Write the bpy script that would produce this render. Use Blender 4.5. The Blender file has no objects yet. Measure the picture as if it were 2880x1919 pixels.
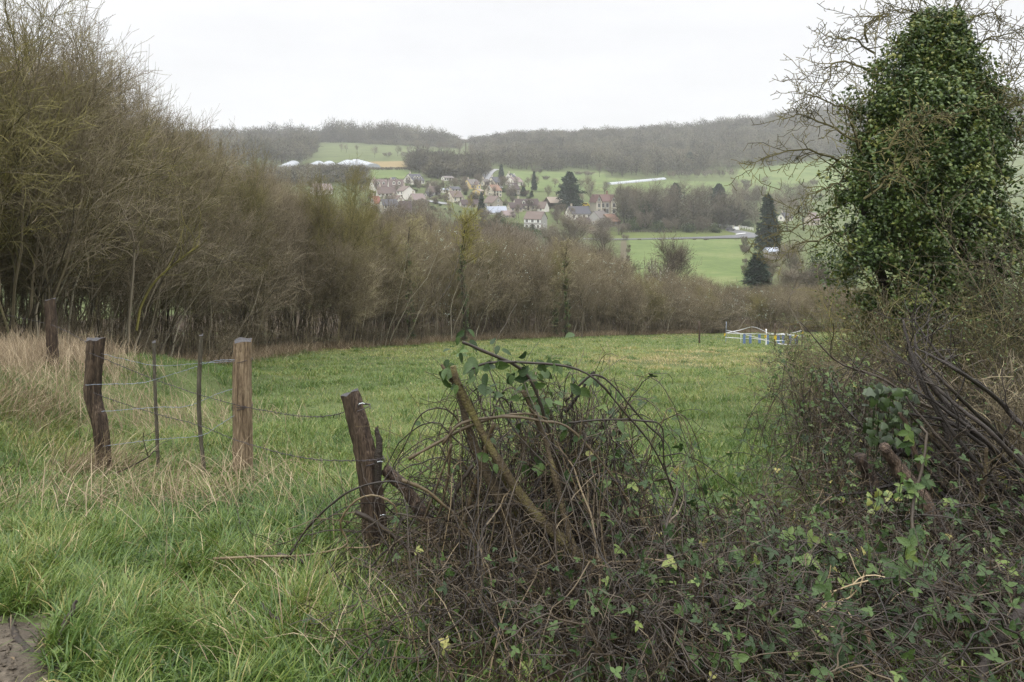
import bpy, math, random
import numpy as np
from math import radians as R_
C = bpy.context.scene.collection
F, YH, CX = 1911.0, 520.0, 1440.0          # focal length and principal point of the photo, in photo pixels

# ------------------------------------------------------------------ maths
def sstep(a, b, x):
    t = np.clip((x - a) / (b - a), 0, 1)
    return t * t * (3 - 2 * t)

_nrng = np.random.default_rng(5)
_ntab = _nrng.random((256, 256))
def vnoise(x, y, s=1.0):
    x = np.asarray(x, float) / s + 500.3; y = np.asarray(y, float) / s + 500.7
    xi = np.floor(x).astype(int); yi = np.floor(y).astype(int)
    fx = x - xi; fy = y - yi
    fx = fx * fx * (3 - 2 * fx); fy = fy * fy * (3 - 2 * fy)
    g = lambda i, j: _ntab[i & 255, j & 255]
    return (g(xi, yi) * (1 - fx) + g(xi + 1, yi) * fx) * (1 - fy) + (g(xi, yi + 1) * (1 - fx) + g(xi + 1, yi + 1) * fx) * fy

def near_z(x, y):
    z = -(1.4 + 0.195 * y)
    bank = 0.75 * sstep(4.2, 6.6, -x) * sstep(3.5, 6.5, y) * (1 - sstep(11, 17, y))
    return z + bank + 0.10 * (vnoise(x, y, 2.6) - 0.5) + 0.05 * (vnoise(x, y, 0.8) - 0.5)

COLS = {
    -1600: [(300,600),(375,520),(450,480),(520,462),(600,440),(700,425),(800,410),(900,402),(1100,420),(1500,430)],
    700:  [(300,600),(375,520),(450,480),(520,462),(600,440),(700,425),(800,410),(900,402),(1100,420),(1500,430)],
    1000: [(270,640),(300,600),(355,540),(410,490),(470,474),(520,464),(600,440),(700,418),(800,400),(870,394),(1000,402),(1500,420)],
    1300: [(270,640),(300,605),(355,550),(410,515),(470,490),(560,465),(650,440),(750,428),(850,408),(950,404),(1100,412),(1500,430)],
    1450: [(270,650),(300,620),(355,575),(410,530),(470,495),(520,480),(600,460),(700,430),(800,405),(900,392),(1000,396),(1500,410)],
    1700: [(284,666),(300,650),(320,612),(355,578),(410,545),(470,515),(520,495),(570,480),(650,450),(750,420),(850,394),(950,384),(1100,400),(1500,410)],
    2000: [(284,668),(300,652),(330,628),(370,600),(420,566),(470,537),(540,505),(600,482),(700,440),(800,404),(900,374),(1100,380),(1500,390)],
    2300: [(284,670),(320,642),(370,607),(420,572),(470,541),(540,505),(620,462),(680,440),(760,392),(900,334),(1100,332),(1500,350)],
    2850: [(284,670),(350,620),(420,560),(540,480),(680,400),(760,350),(900,292),(1100,290),(1500,310)],
    4600: [(284,670),(350,620),(420,560),(540,480),(680,400),(760,350),(900,292),(1100,290),(1500,310)]}
PXG = np.arange(-1600, 4601, 25.0); DG = np.arange(0, 1501, 5.0)
def _table():
    keys = sorted(COLS); rows = []
    for k in keys:
        pts = [(0, -1.4), (65, -14.08), (110, -19.4), (150, -21.2), (200, -22.0), (240, -21.7)]
        pts += [(d, -(py - YH) / F * d) for d, py in COLS[k]]
        d, z = zip(*pts); rows.append(np.interp(DG, d, z))
    rows = np.array(rows)
    T = np.empty((len(PXG), len(DG)))
    for j in range(len(DG)): T[:, j] = np.interp(PXG, keys, rows[:, j])
    k = np.array([1, 4, 6, 4, 1]) / 16.0
    S = T.copy()
    for _ in range(2):
        P = np.pad(S, ((0, 0), (2, 2)), 'edge'); S = sum(k[i] * P[:, i:i + len(DG)] for i in range(5))
    for _ in range(8):
        P = np.pad(S, ((2, 2), (0, 0)), 'edge'); S = sum(k[i] * P[i:i + len(PXG), :] for i in range(5))
    w = sstep(60, 90, DG)[None, :]
    return T * (1 - w) + S * w
TAB = _table()
def ground(x, y):
    x = np.asarray(x, float); y = np.asarray(y, float)
    yc = np.clip(y, 1, 1499)
    px = np.clip(CX + F * x / np.maximum(yc, 30), PXG[0], PXG[-1] - 1e-6)
    u = (px - PXG[0]) / 25.0; v = np.clip(yc / 5.0, 0, len(DG) - 1.001)
    i = u.astype(int); j = v.astype(int); fu = u - i; fv = v - j
    far = (TAB[i, j] * (1 - fu) + TAB[np.minimum(i + 1, len(PXG) - 1), j] * fu) * (1 - fv) + (TAB[i, j + 1] * (1 - fu) + TAB[np.minimum(i + 1, len(PXG) - 1), j + 1] * fu) * fv
    w = sstep(55, 65, y)
    return near_z(x, y) * (1 - w) + far * w
def at(px, py, d):
    return np.array([(px - CX) / F * d, d, -(py - YH) / F * d])
def on(px, d):
    x = (px - CX) / F * d
    return np.array([x, d, float(ground(x, d))])
def hit(px, py, dmin=100.0):
    d = np.arange(dmin, 1150, 0.5)
    g = ground((px - CX) / F * d, d); ok = np.nonzero(g >= -(py - YH) / F * d)[0]
    dd = d[ok[0]] if len(ok) else 1000.0
    return on(px, dd)
def near_hit(px, py):
    d = np.arange(2.0, 70, 0.02)
    g = ground((px - CX) / F * d, d); ok = np.nonzero(g >= -(py - YH) / F * d)[0]
    return on(px, d[ok[0]] if len(ok) else 60.0)

# ------------------------------------------------------------------ mesh building
class MB:
    """collects vertices, quads, tris and a per-vertex tone, links them as one mesh object"""
    def __init__(s): s.v = []; s.q = []; s.t = []; s.tone = []; s.n = 0
    def add(s, v, q=None, t=None, tone=0.5):
        v = np.asarray(v, float).reshape(-1, 3)
        s.v.append(v)
        if q is not None and len(q): s.q.append(np.asarray(q, int).reshape(-1, 4) + s.n)
        if t is not None and len(t): s.t.append(np.asarray(t, int).reshape(-1, 3) + s.n)
        s.tone.append(np.broadcast_to(np.asarray(tone, float), (len(v),)) if np.ndim(tone) < 1 or len(np.atleast_1d(tone)) == len(v) else np.full(len(v), 0.5))
        s.n += len(v); return s
    def tubes(s, P, Rr, sides=3, tone=0.5, cap=False, jit=0.0, rng=None):
        P = np.asarray(P, float); Rr = np.asarray(Rr, float)
        N, K, _ = P.shape
        T = np.empty_like(P); T[:, 1:-1] = P[:, 2:] - P[:, :-2]; T[:, 0] = P[:, 1] - P[:, 0]; T[:, -1] = P[:, -1] - P[:, -2]
        T /= np.linalg.norm(T, axis=2, keepdims=True) + 1e-12
        mt = P[:, -1] - P[:, 0]
        ref = np.where((np.abs(mt[:, 2:3]) > 0.75 * np.linalg.norm(mt, axis=1, keepdims=True)), np.array([[0.93, 0.36, 0.05]]), np.array([[0.1, 0.15, 0.98]]))
        U = np.cross(T, ref[:, None, :]); U /= np.linalg.norm(U, axis=2, keepdims=True) + 1e-9
        V = np.cross(T, U)
        a = np.arange(sides) / sides * 2 * np.pi
        rad = Rr[:, :, None] * np.ones(sides)
        if jit and rng is not None: rad = rad * (1 + jit * (rng.random((N, 1, sides)) - .5) * 2 + 0.6 * jit * (rng.random(rad.shape) - .5))
        ring = P[:, :, None, :] + rad[..., None] * (np.cos(a)[None, None, :, None] * U[:, :, None, :] + np.sin(a)[None, None, :, None] * V[:, :, None, :])
        idx = np.arange(N * K * sides).reshape(N, K, sides)
        i0 = idx[:, :-1, :]; i1 = idx[:, 1:, :]
        q = np.stack([i0, np.roll(i0, -1, 2), np.roll(i1, -1, 2), i1], -1).reshape(-1, 4)
        tn = np.asarray(tone, float)
        if tn.ndim == 1: tn = np.repeat(tn, K * sides)
        elif tn.ndim == 2: tn = np.repeat(tn.reshape(-1), sides)
        v = ring.reshape(-1, 3); t = None
        if cap:
            c = np.concatenate([P[:, 0], P[:, -1]]); nb = len(v); v = np.concatenate([v, c])
            j = np.arange(sides); t = []
            for n in range(N):
                for k_, ci in ((0, nb + n), (K - 1, nb + N + n)):
                    r = idx[n, k_]; t.append(np.stack([r, np.roll(r, -1), np.full(sides, ci)], 1) if k_ else np.stack([np.roll(r, -1), r, np.full(sides, ci)], 1))
            t = np.concatenate(t)
            if tn.ndim: tn = np.concatenate([tn, np.full(2 * N, tn.mean())])
        return s.add(v, q, t, tn)
    def box(s, c, size, rz=0.0, tone=0.5, taper=1.0):
        sx, sy, sz = np.asarray(size, float) / 2
        v = np.array([[-sx,-sy,-sz],[sx,-sy,-sz],[sx,sy,-sz],[-sx,sy,-sz],[-sx*taper,-sy*taper,sz],[sx*taper,-sy*taper,sz],[sx*taper,sy*taper,sz],[-sx*taper,sy*taper,sz]])
        cr, sr = math.cos(rz), math.sin(rz)
        v = v @ np.array([[cr, sr, 0], [-sr, cr, 0], [0, 0, 1]]) + np.asarray(c, float)
        return s.add(v, [[0,3,2,1],[4,5,6,7],[0,1,5,4],[1,2,6,5],[2,3,7,6],[3,0,4,7]], None, tone)
    def arrays(s):
        v = np.concatenate(s.v); q = np.concatenate(s.q) if s.q else np.zeros((0, 4), int); t = np.concatenate(s.t) if s.t else np.zeros((0, 3), int)
        return v, q, t, np.concatenate(s.tone)
    def mesh(s, name, m, smooth=True):
        v, q, t, tone = s.arrays()
        me = bpy.data.meshes.new(name)
        me.vertices.add(len(v)); me.vertices.foreach_set('co', v.astype(np.float32).ravel())
        nl = len(q) * 4 + len(t) * 3
        me.loops.add(nl); me.loops.foreach_set('vertex_index', np.concatenate([q.ravel(), t.ravel()]).astype(np.int32))
        me.polygons.add(len(q) + len(t))
        st = np.concatenate([np.arange(len(q)) * 4, len(q) * 4 + np.arange(len(t)) * 3]).astype(np.int32)
        me.polygons.foreach_set('loop_start', st)
        me.polygons.foreach_set('use_smooth', np.full(len(q) + len(t), smooth))
        at_ = me.attributes.new('tone', 'FLOAT', 'POINT'); at_.data.foreach_set('value', tone.astype(np.float32))
        me.materials.append(m); me.update(calc_edges=True); me.validate()
        return me
    def build(s, name, m, parent=None, smooth=True, loc=None):
        o = bpy.data.objects.new(name, s.mesh(name, m, smooth)); C.objects.link(o)
        if parent is not None: o.parent = parent
        if loc is not None: o.location = loc
        return o
    def merge(s, arr, M=None, off=(0, 0, 0), tone=None):
        v, q, t, tn = arr
        if M is not None: v = v @ np.asarray(M).T
        return s.add(v + np.asarray(off), q, t, tn if tone is None else tone)

def tag(o, label=None, cat=None, group=None, kind=None):
    if label: o['label'] = label
    if cat: o['category'] = cat
    if group: o['group'] = group
    if kind: o['kind'] = kind
    return o
def empty(name, loc, rz=0.0, label=None, cat=None, group=None):
    o = bpy.data.objects.new(name, None); C.objects.link(o); o.empty_display_size = 0.2
    o.location = [float(a) for a in loc]; o.rotation_euler = (0, 0, rz)
    return tag(o, label, cat, group)
def copy_tree(o, parent=None):
    c = o.copy(); C.objects.link(c)
    if parent is not None: c.parent = parent
    for ch in list(o.children): copy_tree(ch, c)
    return c
def spline(pts, n):
    """smooth resample of a polyline (Catmull-Rom)"""
    p = np.asarray(pts, float)
    if len(p) == 2: return p[0] + (p[1] - p[0]) * np.linspace(0, 1, n)[:, None]
    e = np.concatenate([[2 * p[0] - p[1]], p, [2 * p[-1] - p[-2]]])
    u = np.linspace(0, len(p) - 1 - 1e-6, n); i = u.astype(int); t = (u - i)[:, None]
    a, b, c, d = e[i], e[i + 1], e[i + 2], e[i + 3]
    return 0.5 * (2 * b + (c - a) * t + (2 * a - 5 * b + 4 * c - d) * t * t + (3 * b - a - 3 * c + d) * t ** 3)

# ------------------------------------------------------------------ materials
def mat(name, ramp, rough=0.8, spec=0.3, noise=None, n2=None, objr=0.0, transl=0.0, bump=0.0, bscale=60.0, stretch=None, tone=1.0, sheen=0.0):
    m = bpy.data.materials.new(name); m.use_nodes = True
    nt = m.node_tree; nd = nt.nodes; ln = nt.links; nd.clear()
    out = nd.new('ShaderNodeOutputMaterial'); b = nd.new('ShaderNodeBsdfPrincipled')
    b.inputs['Roughness'].default_value = rough; b.inputs['Specular IOR Level'].default_value = spec
    cr = nd.new('ShaderNodeValToRGB'); el = cr.color_ramp.elements
    while len(el) < len(ramp): el.new(0.5)
    for e, (p, c) in zip(el, ramp): e.position = p; e.color = (*c, 1)
    at_ = nd.new('ShaderNodeAttribute'); at_.attribute_name = 'tone'
    tc = nd.new('ShaderNodeTexCoord'); vec = tc.outputs['Object']
    if stretch:
        mp = nd.new('ShaderNodeMapping'); mp.inputs['Scale'].default_value = stretch; ln.new(vec, mp.inputs['Vector']); vec = mp.outputs['Vector']
    def madd(val, mul, add):
        n = nd.new('ShaderNodeMath'); n.operation = 'MULTIPLY_ADD'; ln.new(val, n.inputs[0]); n.inputs[1].default_value = mul
        if isinstance(add, float): n.inputs[2].default_value = add
        else: ln.new(add, n.inputs[2])
        return n.outputs[0]
    cur = madd(at_.outputs['Fac'], tone, 0.5 - 0.5 * tone)
    for nz in (noise, n2):
        if nz:
            t = nd.new('ShaderNodeTexNoise'); t.inputs['Scale'].default_value = nz[0]; t.inputs['Detail'].default_value = 4; t.inputs['Roughness'].default_value = 0.6
            ln.new(vec, t.inputs['Vector']); cur = madd(t.outputs['Fac'], nz[1], cur); cur = madd(cur, 1.0, -0.5 * nz[1])
    if objr:
        oi = nd.new('ShaderNodeObjectInfo'); cur = madd(oi.outputs['Random'], objr, cur); cur = madd(cur, 1.0, -0.5 * objr)
    ln.new(cur, cr.inputs['Fac']); ln.new(cr.outputs['Color'], b.inputs['Base Color'])
    if bump:
        t = nd.new('ShaderNodeTexNoise'); t.inputs['Scale'].default_value = bscale; t.inputs['Detail'].default_value = 5; ln.new(vec, t.inputs['Vector'])
        bp = nd.new('ShaderNodeBump'); bp.inputs['Strength'].default_value = bump; bp.inputs['Distance'].default_value = 0.02
        ln.new(t.outputs['Fac'], bp.inputs['Height']); ln.new(bp.outputs['Normal'], b.inputs['Normal'])
    sh = b.outputs['BSDF']
    if transl:
        tr = nd.new('ShaderNodeBsdfTranslucent'); ln.new(cr.outputs['Color'], tr.inputs['Color'])
        mx = nd.new('ShaderNodeMixShader'); mx.inputs[0].default_value = transl; ln.new(sh, mx.inputs[1]); ln.new(tr.outputs[0], mx.inputs[2]); sh = mx.outputs[0]
    ln.new(sh, out.inputs['Surface']); return m
def flat(name, c, rough=0.8, spec=0.3, var=0.12, scale=3.0, **k):
    c = np.array(c); return mat(name, [(0, tuple(c * (1 - var))), (1, tuple(np.minimum(c * (1 + var), 1)))], rough, spec, noise=(scale, 0.8), tone=0.3, **k)
# ------------------------------------------------------------------ camera, light, sky
sc = bpy.context.scene
cam = bpy.data.objects.new('camera', bpy.data.cameras.new('camera')); C.objects.link(cam)
cam.location = (0, 0, 0); cam.rotation_euler = (R_(90), 0, 0)
cam.data.sensor_width = 36; cam.data.lens = F / 2880 * 36; cam.data.shift_y = -(959.5 - YH) / 2880
cam.data.clip_start = 0.05; cam.data.clip_end = 6000
sc.camera = cam
SUN_EL, SUN_AZ = R_(50), R_(215)
sl = bpy.data.lights.new('sun', 'SUN'); sl.energy = 1.2; sl.angle = R_(40); sl.color = (1, 0.97, 0.92)
so = bpy.data.objects.new('sun', sl); C.objects.link(so); so.rotation_euler = (R_(90) - SUN_EL, 0, -SUN_AZ + R_(180)); so.location = (0, -10, 40)
w = bpy.data.worlds.new('World'); sc.world = w; w.use_nodes = True
nt = w.node_tree; nd = nt.nodes; ln = nt.links
bg = nd['Background']; bg.inputs['Strength'].default_value = 0.1
sky = nd.new('ShaderNodeTexSky'); sky.sky_type = 'NISHITA'; sky.sun_disc = False; sky.sun_elevation = SUN_EL; sky.sun_rotation = SUN_AZ
hs = nd.new('ShaderNodeHueSaturation'); hs.inputs['Saturation'].default_value = 0.25; ln.new(sky.outputs[0], hs.inputs['Color'])
tc = nd.new('ShaderNodeTexCoord'); sp = nd.new('ShaderNodeSeparateXYZ'); ln.new(tc.outputs['Generated'], sp.inputs[0])
mx_ = nd.new('ShaderNodeMath'); mx_.operation = 'MAXIMUM'; mx_.inputs[1].default_value = 0.0; ln.new(sp.outputs['Z'], mx_.inputs[0])
ramp = nd.new('ShaderNodeMath'); ramp.operation = 'MULTIPLY_ADD'; ramp.inputs[1].default_value = 46.0; ramp.inputs[2].default_value = 8.6; pw = nd.new('ShaderNodeMath'); pw.operation = 'POWER'; pw.inputs[1].default_value = 3.0; ln.new(mx_.outputs[0], pw.inputs[0]); ln.new(pw.outputs[0], ramp.inputs[0])
mp = nd.new('ShaderNodeMapping'); mp.inputs['Scale'].default_value = (1.2, 1.2, 4.5); ln.new(tc.outputs['Generated'], mp.inputs['Vector'])
nz = nd.new('ShaderNodeTexNoise'); nz.inputs['Scale'].default_value = 2.2; nz.inputs['Detail'].default_value = 5; ln.new(mp.outputs[0], nz.inputs['Vector'])
cm = nd.new('ShaderNodeMapRange'); cm.inputs[1].default_value = 0.3; cm.inputs[2].default_value = 0.75; cm.inputs[3].default_value = 0.91; cm.inputs[4].default_value = 1.04; ln.new(nz.outputs['Fac'], cm.inputs[0])
ml = nd.new('ShaderNodeMath'); ml.operation = 'MULTIPLY'; ln.new(ramp.outputs[0], ml.inputs[0]); ln.new(cm.outputs[0], ml.inputs[1])
vc = nd.new('ShaderNodeMix'); vc.data_type = 'RGBA'; vc.blend_type = 'MULTIPLY'; vc.inputs[0].default_value = 1.0
vc.inputs[6].default_value = (0.985, 0.99, 1.02, 1); ln.new(ml.outputs[0], vc.inputs[7])
mm = nd.new('ShaderNodeMix'); mm.data_type = 'RGBA'; mm.inputs[0].default_value = 0.94
ln.new(hs.outputs[0], mm.inputs[6]); ln.new(vc.outputs[2], mm.inputs[7]); ln.new(mm.outputs[2], bg.inputs['Color'])
sc.view_settings.view_transform = 'Standard'; sc.view_settings.look = 'None'; sc.view_settings.gamma = 1.0; sc.view_settings.use_curve_mapping = False
sc.view_settings.exposure = 0.1
cy = sc.cycles
cy.use_denoising = True; cy.denoiser = "OPENIMAGEDENOISE"; cy.denoising_input_passes = "RGB_ALBEDO_NORMAL"; cy.denoising_prefilter = "NONE"
cy.max_bounces = 6; cy.diffuse_bounces = 3; cy.glossy_bounces = 2; cy.transmission_bounces = 3; cy.volume_bounces = 1; cy.transparent_max_bounces = 4
cy.sample_clamp_indirect = 4.0
M = {}
M['terrain'] = mat('terrain', [(0, (.03,.034,.016)), (.35, (.065,.078,.032)), (.6, (.095,.118,.045)), (1, (.14,.12,.065))], .95, .1, noise=(.9, .8), n2=(.02, .5), tone=0.6)
M['meadow'] = mat('meadow', [(0, (.055,.075,.028)), (.5, (.102,.138,.047)), (1, (.18,.185,.085))], .95, .1, noise=(.06, 1.3), n2=(.5, .7), tone=.6)
M['tan_field'] = flat('tan_field', (.20,.155,.075), .95, .1, .25, .2)
M['tilled'] = flat('tilled', (.095,.082,.052), .95, .1, .25, .3)
M['asphalt'] = flat('asphalt', (.10,.10,.105), .45, .45, .12, .4)
M['pale_road'] = flat('pale_road', (.26,.26,.27), .5, .4, .1, .4)
M['verge'] = flat('verge', (.095,.115,.038), .95, .1, .25, .25)
M['white_paint'] = flat('white_paint', (.78,.78,.76), .6, .3, .05)
M['dirt'] = mat('dirt', [(0, (.03,.023,.016)), (.5, (.075,.06,.042)), (1, (.17,.14,.10))], .75, .35, noise=(7, 1.0), n2=(60, .7), bump=.7, bscale=40, tone=.3)
M['litter'] = mat('litter', [(0, (.012,.009,.006)), (.5, (.04,.028,.017)), (1, (.09,.065,.035))], .95, .15, noise=(9, 1.0), n2=(70, .9), bump=.8, bscale=60, tone=.3)
GR = [(0, (.016,.040,.009)), (.3, (.045,.092,.017)), (.55, (.108,.172,.032)), (.75, (.205,.24,.06)), (.9, (.32,.265,.10)), (1, (.44,.36,.19))]
M['grass'] = mat('grass_blade', GR, .36, .4, noise=(.6, .2), transl=.28)
M['straw'] = mat('straw', [(0, (.085,.06,.033)), (.5, (.24,.18,.108)), (1, (.46,.38,.25))], .7, .3, noise=(2, .4), transl=.15)
# bark and twigs: tone 0 = thick old wood, 1 = fine twig; lichen by object noise
M['twig'] = mat('thicket_twig', [(0, (.038,.033,.022)), (.3, (.085,.072,.045)), (.55, (.15,.125,.08)), (.75, (.20,.165,.108)), (1, (.30,.27,.14))], .85, .2, noise=(1.1, .45), n2=(9, .3), objr=.35)
M['lichen_twig'] = mat('lichen_twig', [(0, (.03,.026,.017)), (.35, (.075,.066,.034)), (.6, (.13,.115,.055)), (.8, (.20,.178,.07)), (1, (.30,.265,.075))], .9, .15, noise=(2.2, .7), n2=(14, .3), objr=.2)
M['pale_twig'] = mat('pale_twig', [(0, (.05,.042,.03)), (.4, (.14,.118,.085)), (.75, (.29,.25,.18)), (1, (.42,.39,.29))], .85, .2, noise=(1.4, .5), n2=(11, .35), objr=.3)
M['grey_twig'] = mat('grey_twig', [(0, (.04,.036,.028)), (.5, (.10,.085,.062)), (1, (.20,.17,.125))], .9, .15, noise=(.5, .5), objr=.5)
M['far_wood'] = mat('far_wood', [(0, (.032,.031,.022)), (.5, (.083,.076,.053)), (1, (.17,.157,.10))], .95, .1, noise=(.015, .7), tone=.8)
M['moss_stem'] = mat('moss_stem', [(0, (.018,.014,.009)), (.45, (.07,.052,.028)), (.7, (.12,.105,.035)), (1, (.21,.19,.07))], .75, .3, noise=(9, .9), n2=(45, .5), bump=.7, bscale=90)
M['dark_stem'] = mat('dark_stem', [(0, (.010,.008,.007)), (.5, (.032,.024,.018)), (1, (.085,.065,.045))], .6, .4, noise=(14, .8), n2=(80, .5), bump=.6, bscale=120)
M['cane'] = mat('cane', [(0, (.016,.012,.009)), (.3, (.040,.029,.018)), (.55, (.105,.078,.043)), (.8, (.24,.18,.095)), (1, (.40,.32,.20))], .55, .4, noise=(5, .35), n2=(50, .25))
M['bramble'] = mat('bramble_leaf', [(0, (.009,.02,.008)), (.35, (.028,.054,.015)), (.65, (.072,.118,.03)), (.85, (.16,.205,.055)), (1, (.28,.25,.08))], .45, .28, noise=(18, .3), transl=.18, bump=.25, bscale=160)
M['ivy'] = mat('ivy_leaf', [(0, (.014,.026,.007)), (.4, (.044,.076,.018)), (.75, (.092,.14,.032)), (1, (.20,.21,.05))], .42, .45, noise=(2.0, .5), n2=(20, .2), transl=.15)
M['conifer'] = mat('conifer', [(0, (.008,.018,.012)), (.5, (.022,.042,.026)), (1, (.055,.085,.052))], .8, .2, noise=(.6, .5), objr=.3)
M['evergreen'] = mat('evergreen', [(0, (.012,.022,.008)), (.5, (.035,.058,.02)), (1, (.10,.12,.035))], .8, .2, noise=(.5, .6), objr=.3)
M['blossom'] = flat('blossom', (.62,.60,.52), .8, .2, .2, 3)
M['yellow_lichen'] = mat('yellow_lichen', [(0, (.06,.055,.025)), (.5, (.14,.125,.045)), (1, (.28,.25,.065))], .9, .15, noise=(5, .5))
M['lichen'] = flat('lichen', (.42,.47,.38), .95, .1, .2, 20)
M['wood_brown'] = mat('wood_brown', [(0, (.010,.007,.005)), (.4, (.045,.030,.021)), (.65, (.10,.07,.048)), (1, (.24,.175,.12))], .7, .3, noise=(4, 1.3), n2=(14, 1.0), bump=1.0, bscale=14, stretch=(9, 9, 1.1), tone=.6)
M['wood_split'] = mat('wood_split', [(0, (.035,.024,.015)), (.35, (.15,.105,.065)), (.6, (.30,.22,.14)), (1, (.48,.38,.26))], .75, .3, noise=(3.2, 1.5), n2=(12, 1.0), bump=1.0, bscale=14, stretch=(14, 14, .8), tone=.6)
M['wood_grey'] = mat('wood_grey', [(0, (.025,.022,.016)), (.5, (.10,.088,.065)), (1, (.24,.22,.16))], .85, .25, noise=(5, .9), n2=(18, .6), bump=.9, bscale=16, stretch=(9, 9, 1.2), tone=.6)
M['end_grain'] = mat('end_grain', [(0, (.012,.011,.012)), (1, (.075,.07,.07))], .6, .4, noise=(30, .9), bump=.5, bscale=80, tone=.3)
M['wire'] = flat('galvanised_wire', (.20,.23,.27), .45, .6, .25, 40)
M['rust_wire'] = flat('rusty_wire', (.055,.045,.045), .6, .5, .3, 40)
M['staple'] = flat('staple', (.55,.58,.6), .35, .6, .1)
M['tape'] = flat('tape', (.74,.74,.76), .5, .4, .04)
M['yellow'] = flat('yellow_tape', (.62,.43,.03), .5, .4, .1)
M['blue_tube'] = flat('blue_tube', (.13,.19,.33), .5, .4, .1)
M['polytunnel'] = flat('polytunnel', (.34,.36,.385), .35, .5, .06, .5)
for n, c in dict(white=(.74,.71,.65), cream=(.66,.61,.50), yellow_wall=(.62,.47,.22), stone=(.34,.31,.25), grey=(.34,.33,.31), beige=(.46,.41,.33), brownwall=(.20,.165,.135)).items():
    M['w_' + n] = flat('wall_' + n, c, .9, .2, .12, .8)
for n, c in dict(slate=(.065,.065,.075), brown=(.125,.095,.08), red=(.13,.098,.088), orange=(.20,.118,.08), pink=(.19,.148,.138), grey=(.135,.12,.11), dark=(.06,.042,.04), sheet=(.34,.37,.43), tan=(.22,.18,.14), brick=(.11,.064,.055), brightred=(.21,.085,.065)).items():
    M['r_' + n] = flat('roof_' + n, c, .75, .3, .2, 1.5)
M['pane'] = flat('window_pane', (.045,.045,.05), .25, .5, .2)
M['trim'] = flat('trim', (.72,.71,.68), .7, .3, .05)
M['wooddark'] = flat('wood_dark', (.05,.035,.025), .8, .3, .2)
M['tyre'] = flat('tyre', (.02,.02,.02), .8, .3, .1)
# ------------------------------------------------------------------ branching
def nrm(v): return v / (np.linalg.norm(v, axis=-1, keepdims=True) + 1e-12)
def branches(rng, P, Rd, n, t0=.25, t1=1.0, ang=(25, 60), length=1.0, lvar=.35, K=5, up=.1, wig=.15, rk=.55, rmin=.002, taper=.35, shape=None):
    """n child polylines on every polyline of P"""
    N, Kp, _ = P.shape
    t = (t0 + (t1 - t0) * (np.arange(n) + rng.random((N, n))) / n)
    u = t * (Kp - 1); i = np.minimum(u.astype(int), Kp - 2); f = (u - i)[..., None]
    r = np.arange(N)[:, None]
    B = P[r, i] * (1 - f) + P[r, i + 1] * f
    rb = Rd[r, i] * (1 - f[..., 0]) + Rd[r, i + 1] * f[..., 0]
    T = nrm(P[r, i + 1] - P[r, i])
    rnd = nrm(rng.normal(size=T.shape)); side = nrm(np.cross(T, rnd))
    a = np.radians(ang[0] + (ang[1] - ang[0]) * rng.random((N, n)))[..., None]
    D = nrm(T * np.cos(a) + side * np.sin(a) + np.array([0, 0, up]))
    L = length * (1 + lvar * (rng.random((N, n)) * 2 - 1))
    if shape is not None: L = L * shape(t)
    B = B.reshape(-1, 3); D = D.reshape(-1, 3); L = L.reshape(-1); rb = rb.reshape(-1)
    Q = np.empty((len(B), K, 3)); Q[:, 0] = B; d = D
    for k in range(1, K):
        Q[:, k] = Q[:, k - 1] + d * (L / (K - 1))[:, None]
        d = nrm(d + wig * rng.normal(size=d.shape) + np.array([0, 0, up * .35]))
    r0 = np.maximum(rb * rk, rmin)
    R2 = np.maximum(r0[:, None] * np.linspace(1, taper, K)[None], rmin)
    return Q, R2
def stems(rng, n, height, spread, K=8, r=.03, wig=.08, lean=.3, rtop=.25, hv=.25):
    a = rng.random(n) * 2 * np.pi; rr = spread * np.sqrt(rng.random(n))
    B = np.stack([rr * np.cos(a), rr * np.sin(a), np.full(n, -.15)], 1)
    d = nrm(np.stack([np.cos(a) * lean * rng.random(n), np.sin(a) * lean * rng.random(n), np.ones(n)], 1))
    H = height * (1 - hv * rng.random(n)); Q = np.empty((n, K, 3)); Q[:, 0] = B
    for k in range(1, K):
        Q[:, k] = Q[:, k - 1] + d * (H / (K - 1))[:, None]; d = nrm(d + wig * rng.normal(size=d.shape) * np.array([1, 1, .4]) + np.array([0, 0, .03]))
    Rr = (r * (.6 + .6 * rng.random(n)))[:, None] * np.linspace(1, rtop, K)[None]
    return Q, Rr

def thicket_proto(seed, H=6.5, ns=13, spread=.9, lean=.30, n1=10, n2=8, n3=6, l1=.30, l2=.55, l3=.50, rt=.0042, tw=(.3, .45, .6), wig=.13, r=.020):
    """many-stemmed winter shrub: stems (part) + twigs (part)"""
    rng = np.random.default_rng(seed)
    S, RS = stems(rng, ns, H * .93, spread, 9, r, .12, lean)
    st = MB(); st.tubes(S, RS, 5, np.clip(.15 + .75 * rng.random(len(S)) ** 1.5, 0, 1))
    tm = MB()
    B1, R1 = branches(rng, S, RS, n1, .27, 1, (20, 58), H * l1, .5, 6, .16, wig, .6, rt * 1.6, .4, lambda t: 1.15 - .75 * t)
    tm.tubes(B1, R1, 3, tw[0] + .2 * rng.random(len(B1)))
    B2, R2 = branches(rng, B1, R1, n2, .1, 1, (20, 62), H * l2 * .28, .5, 5, .10, wig, .6, rt, .6, lambda t: 1.2 - .6 * t)
    tm.tubes(B2, R2, 3, tw[1] + .2 * rng.random(len(B2)))
    if n3:
        B3, R3 = branches(rng, B2, R2, n3, .1, 1, (20, 65), H * l3 * .12, .5, 4, .05, wig, .7, rt * .8, .7)
        tm.tubes(B3, R3, 3, tw[2] + .2 * rng.random(len(B3)))
    top = np.quantile(np.concatenate([B2[:, -1, 2], B1[:, -1, 2]]), .985)
    for m_ in (st, tm): m_.v = [v * np.array([1, 1, H / top]) for v in m_.v]
    return st, tm, (S, RS)

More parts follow.
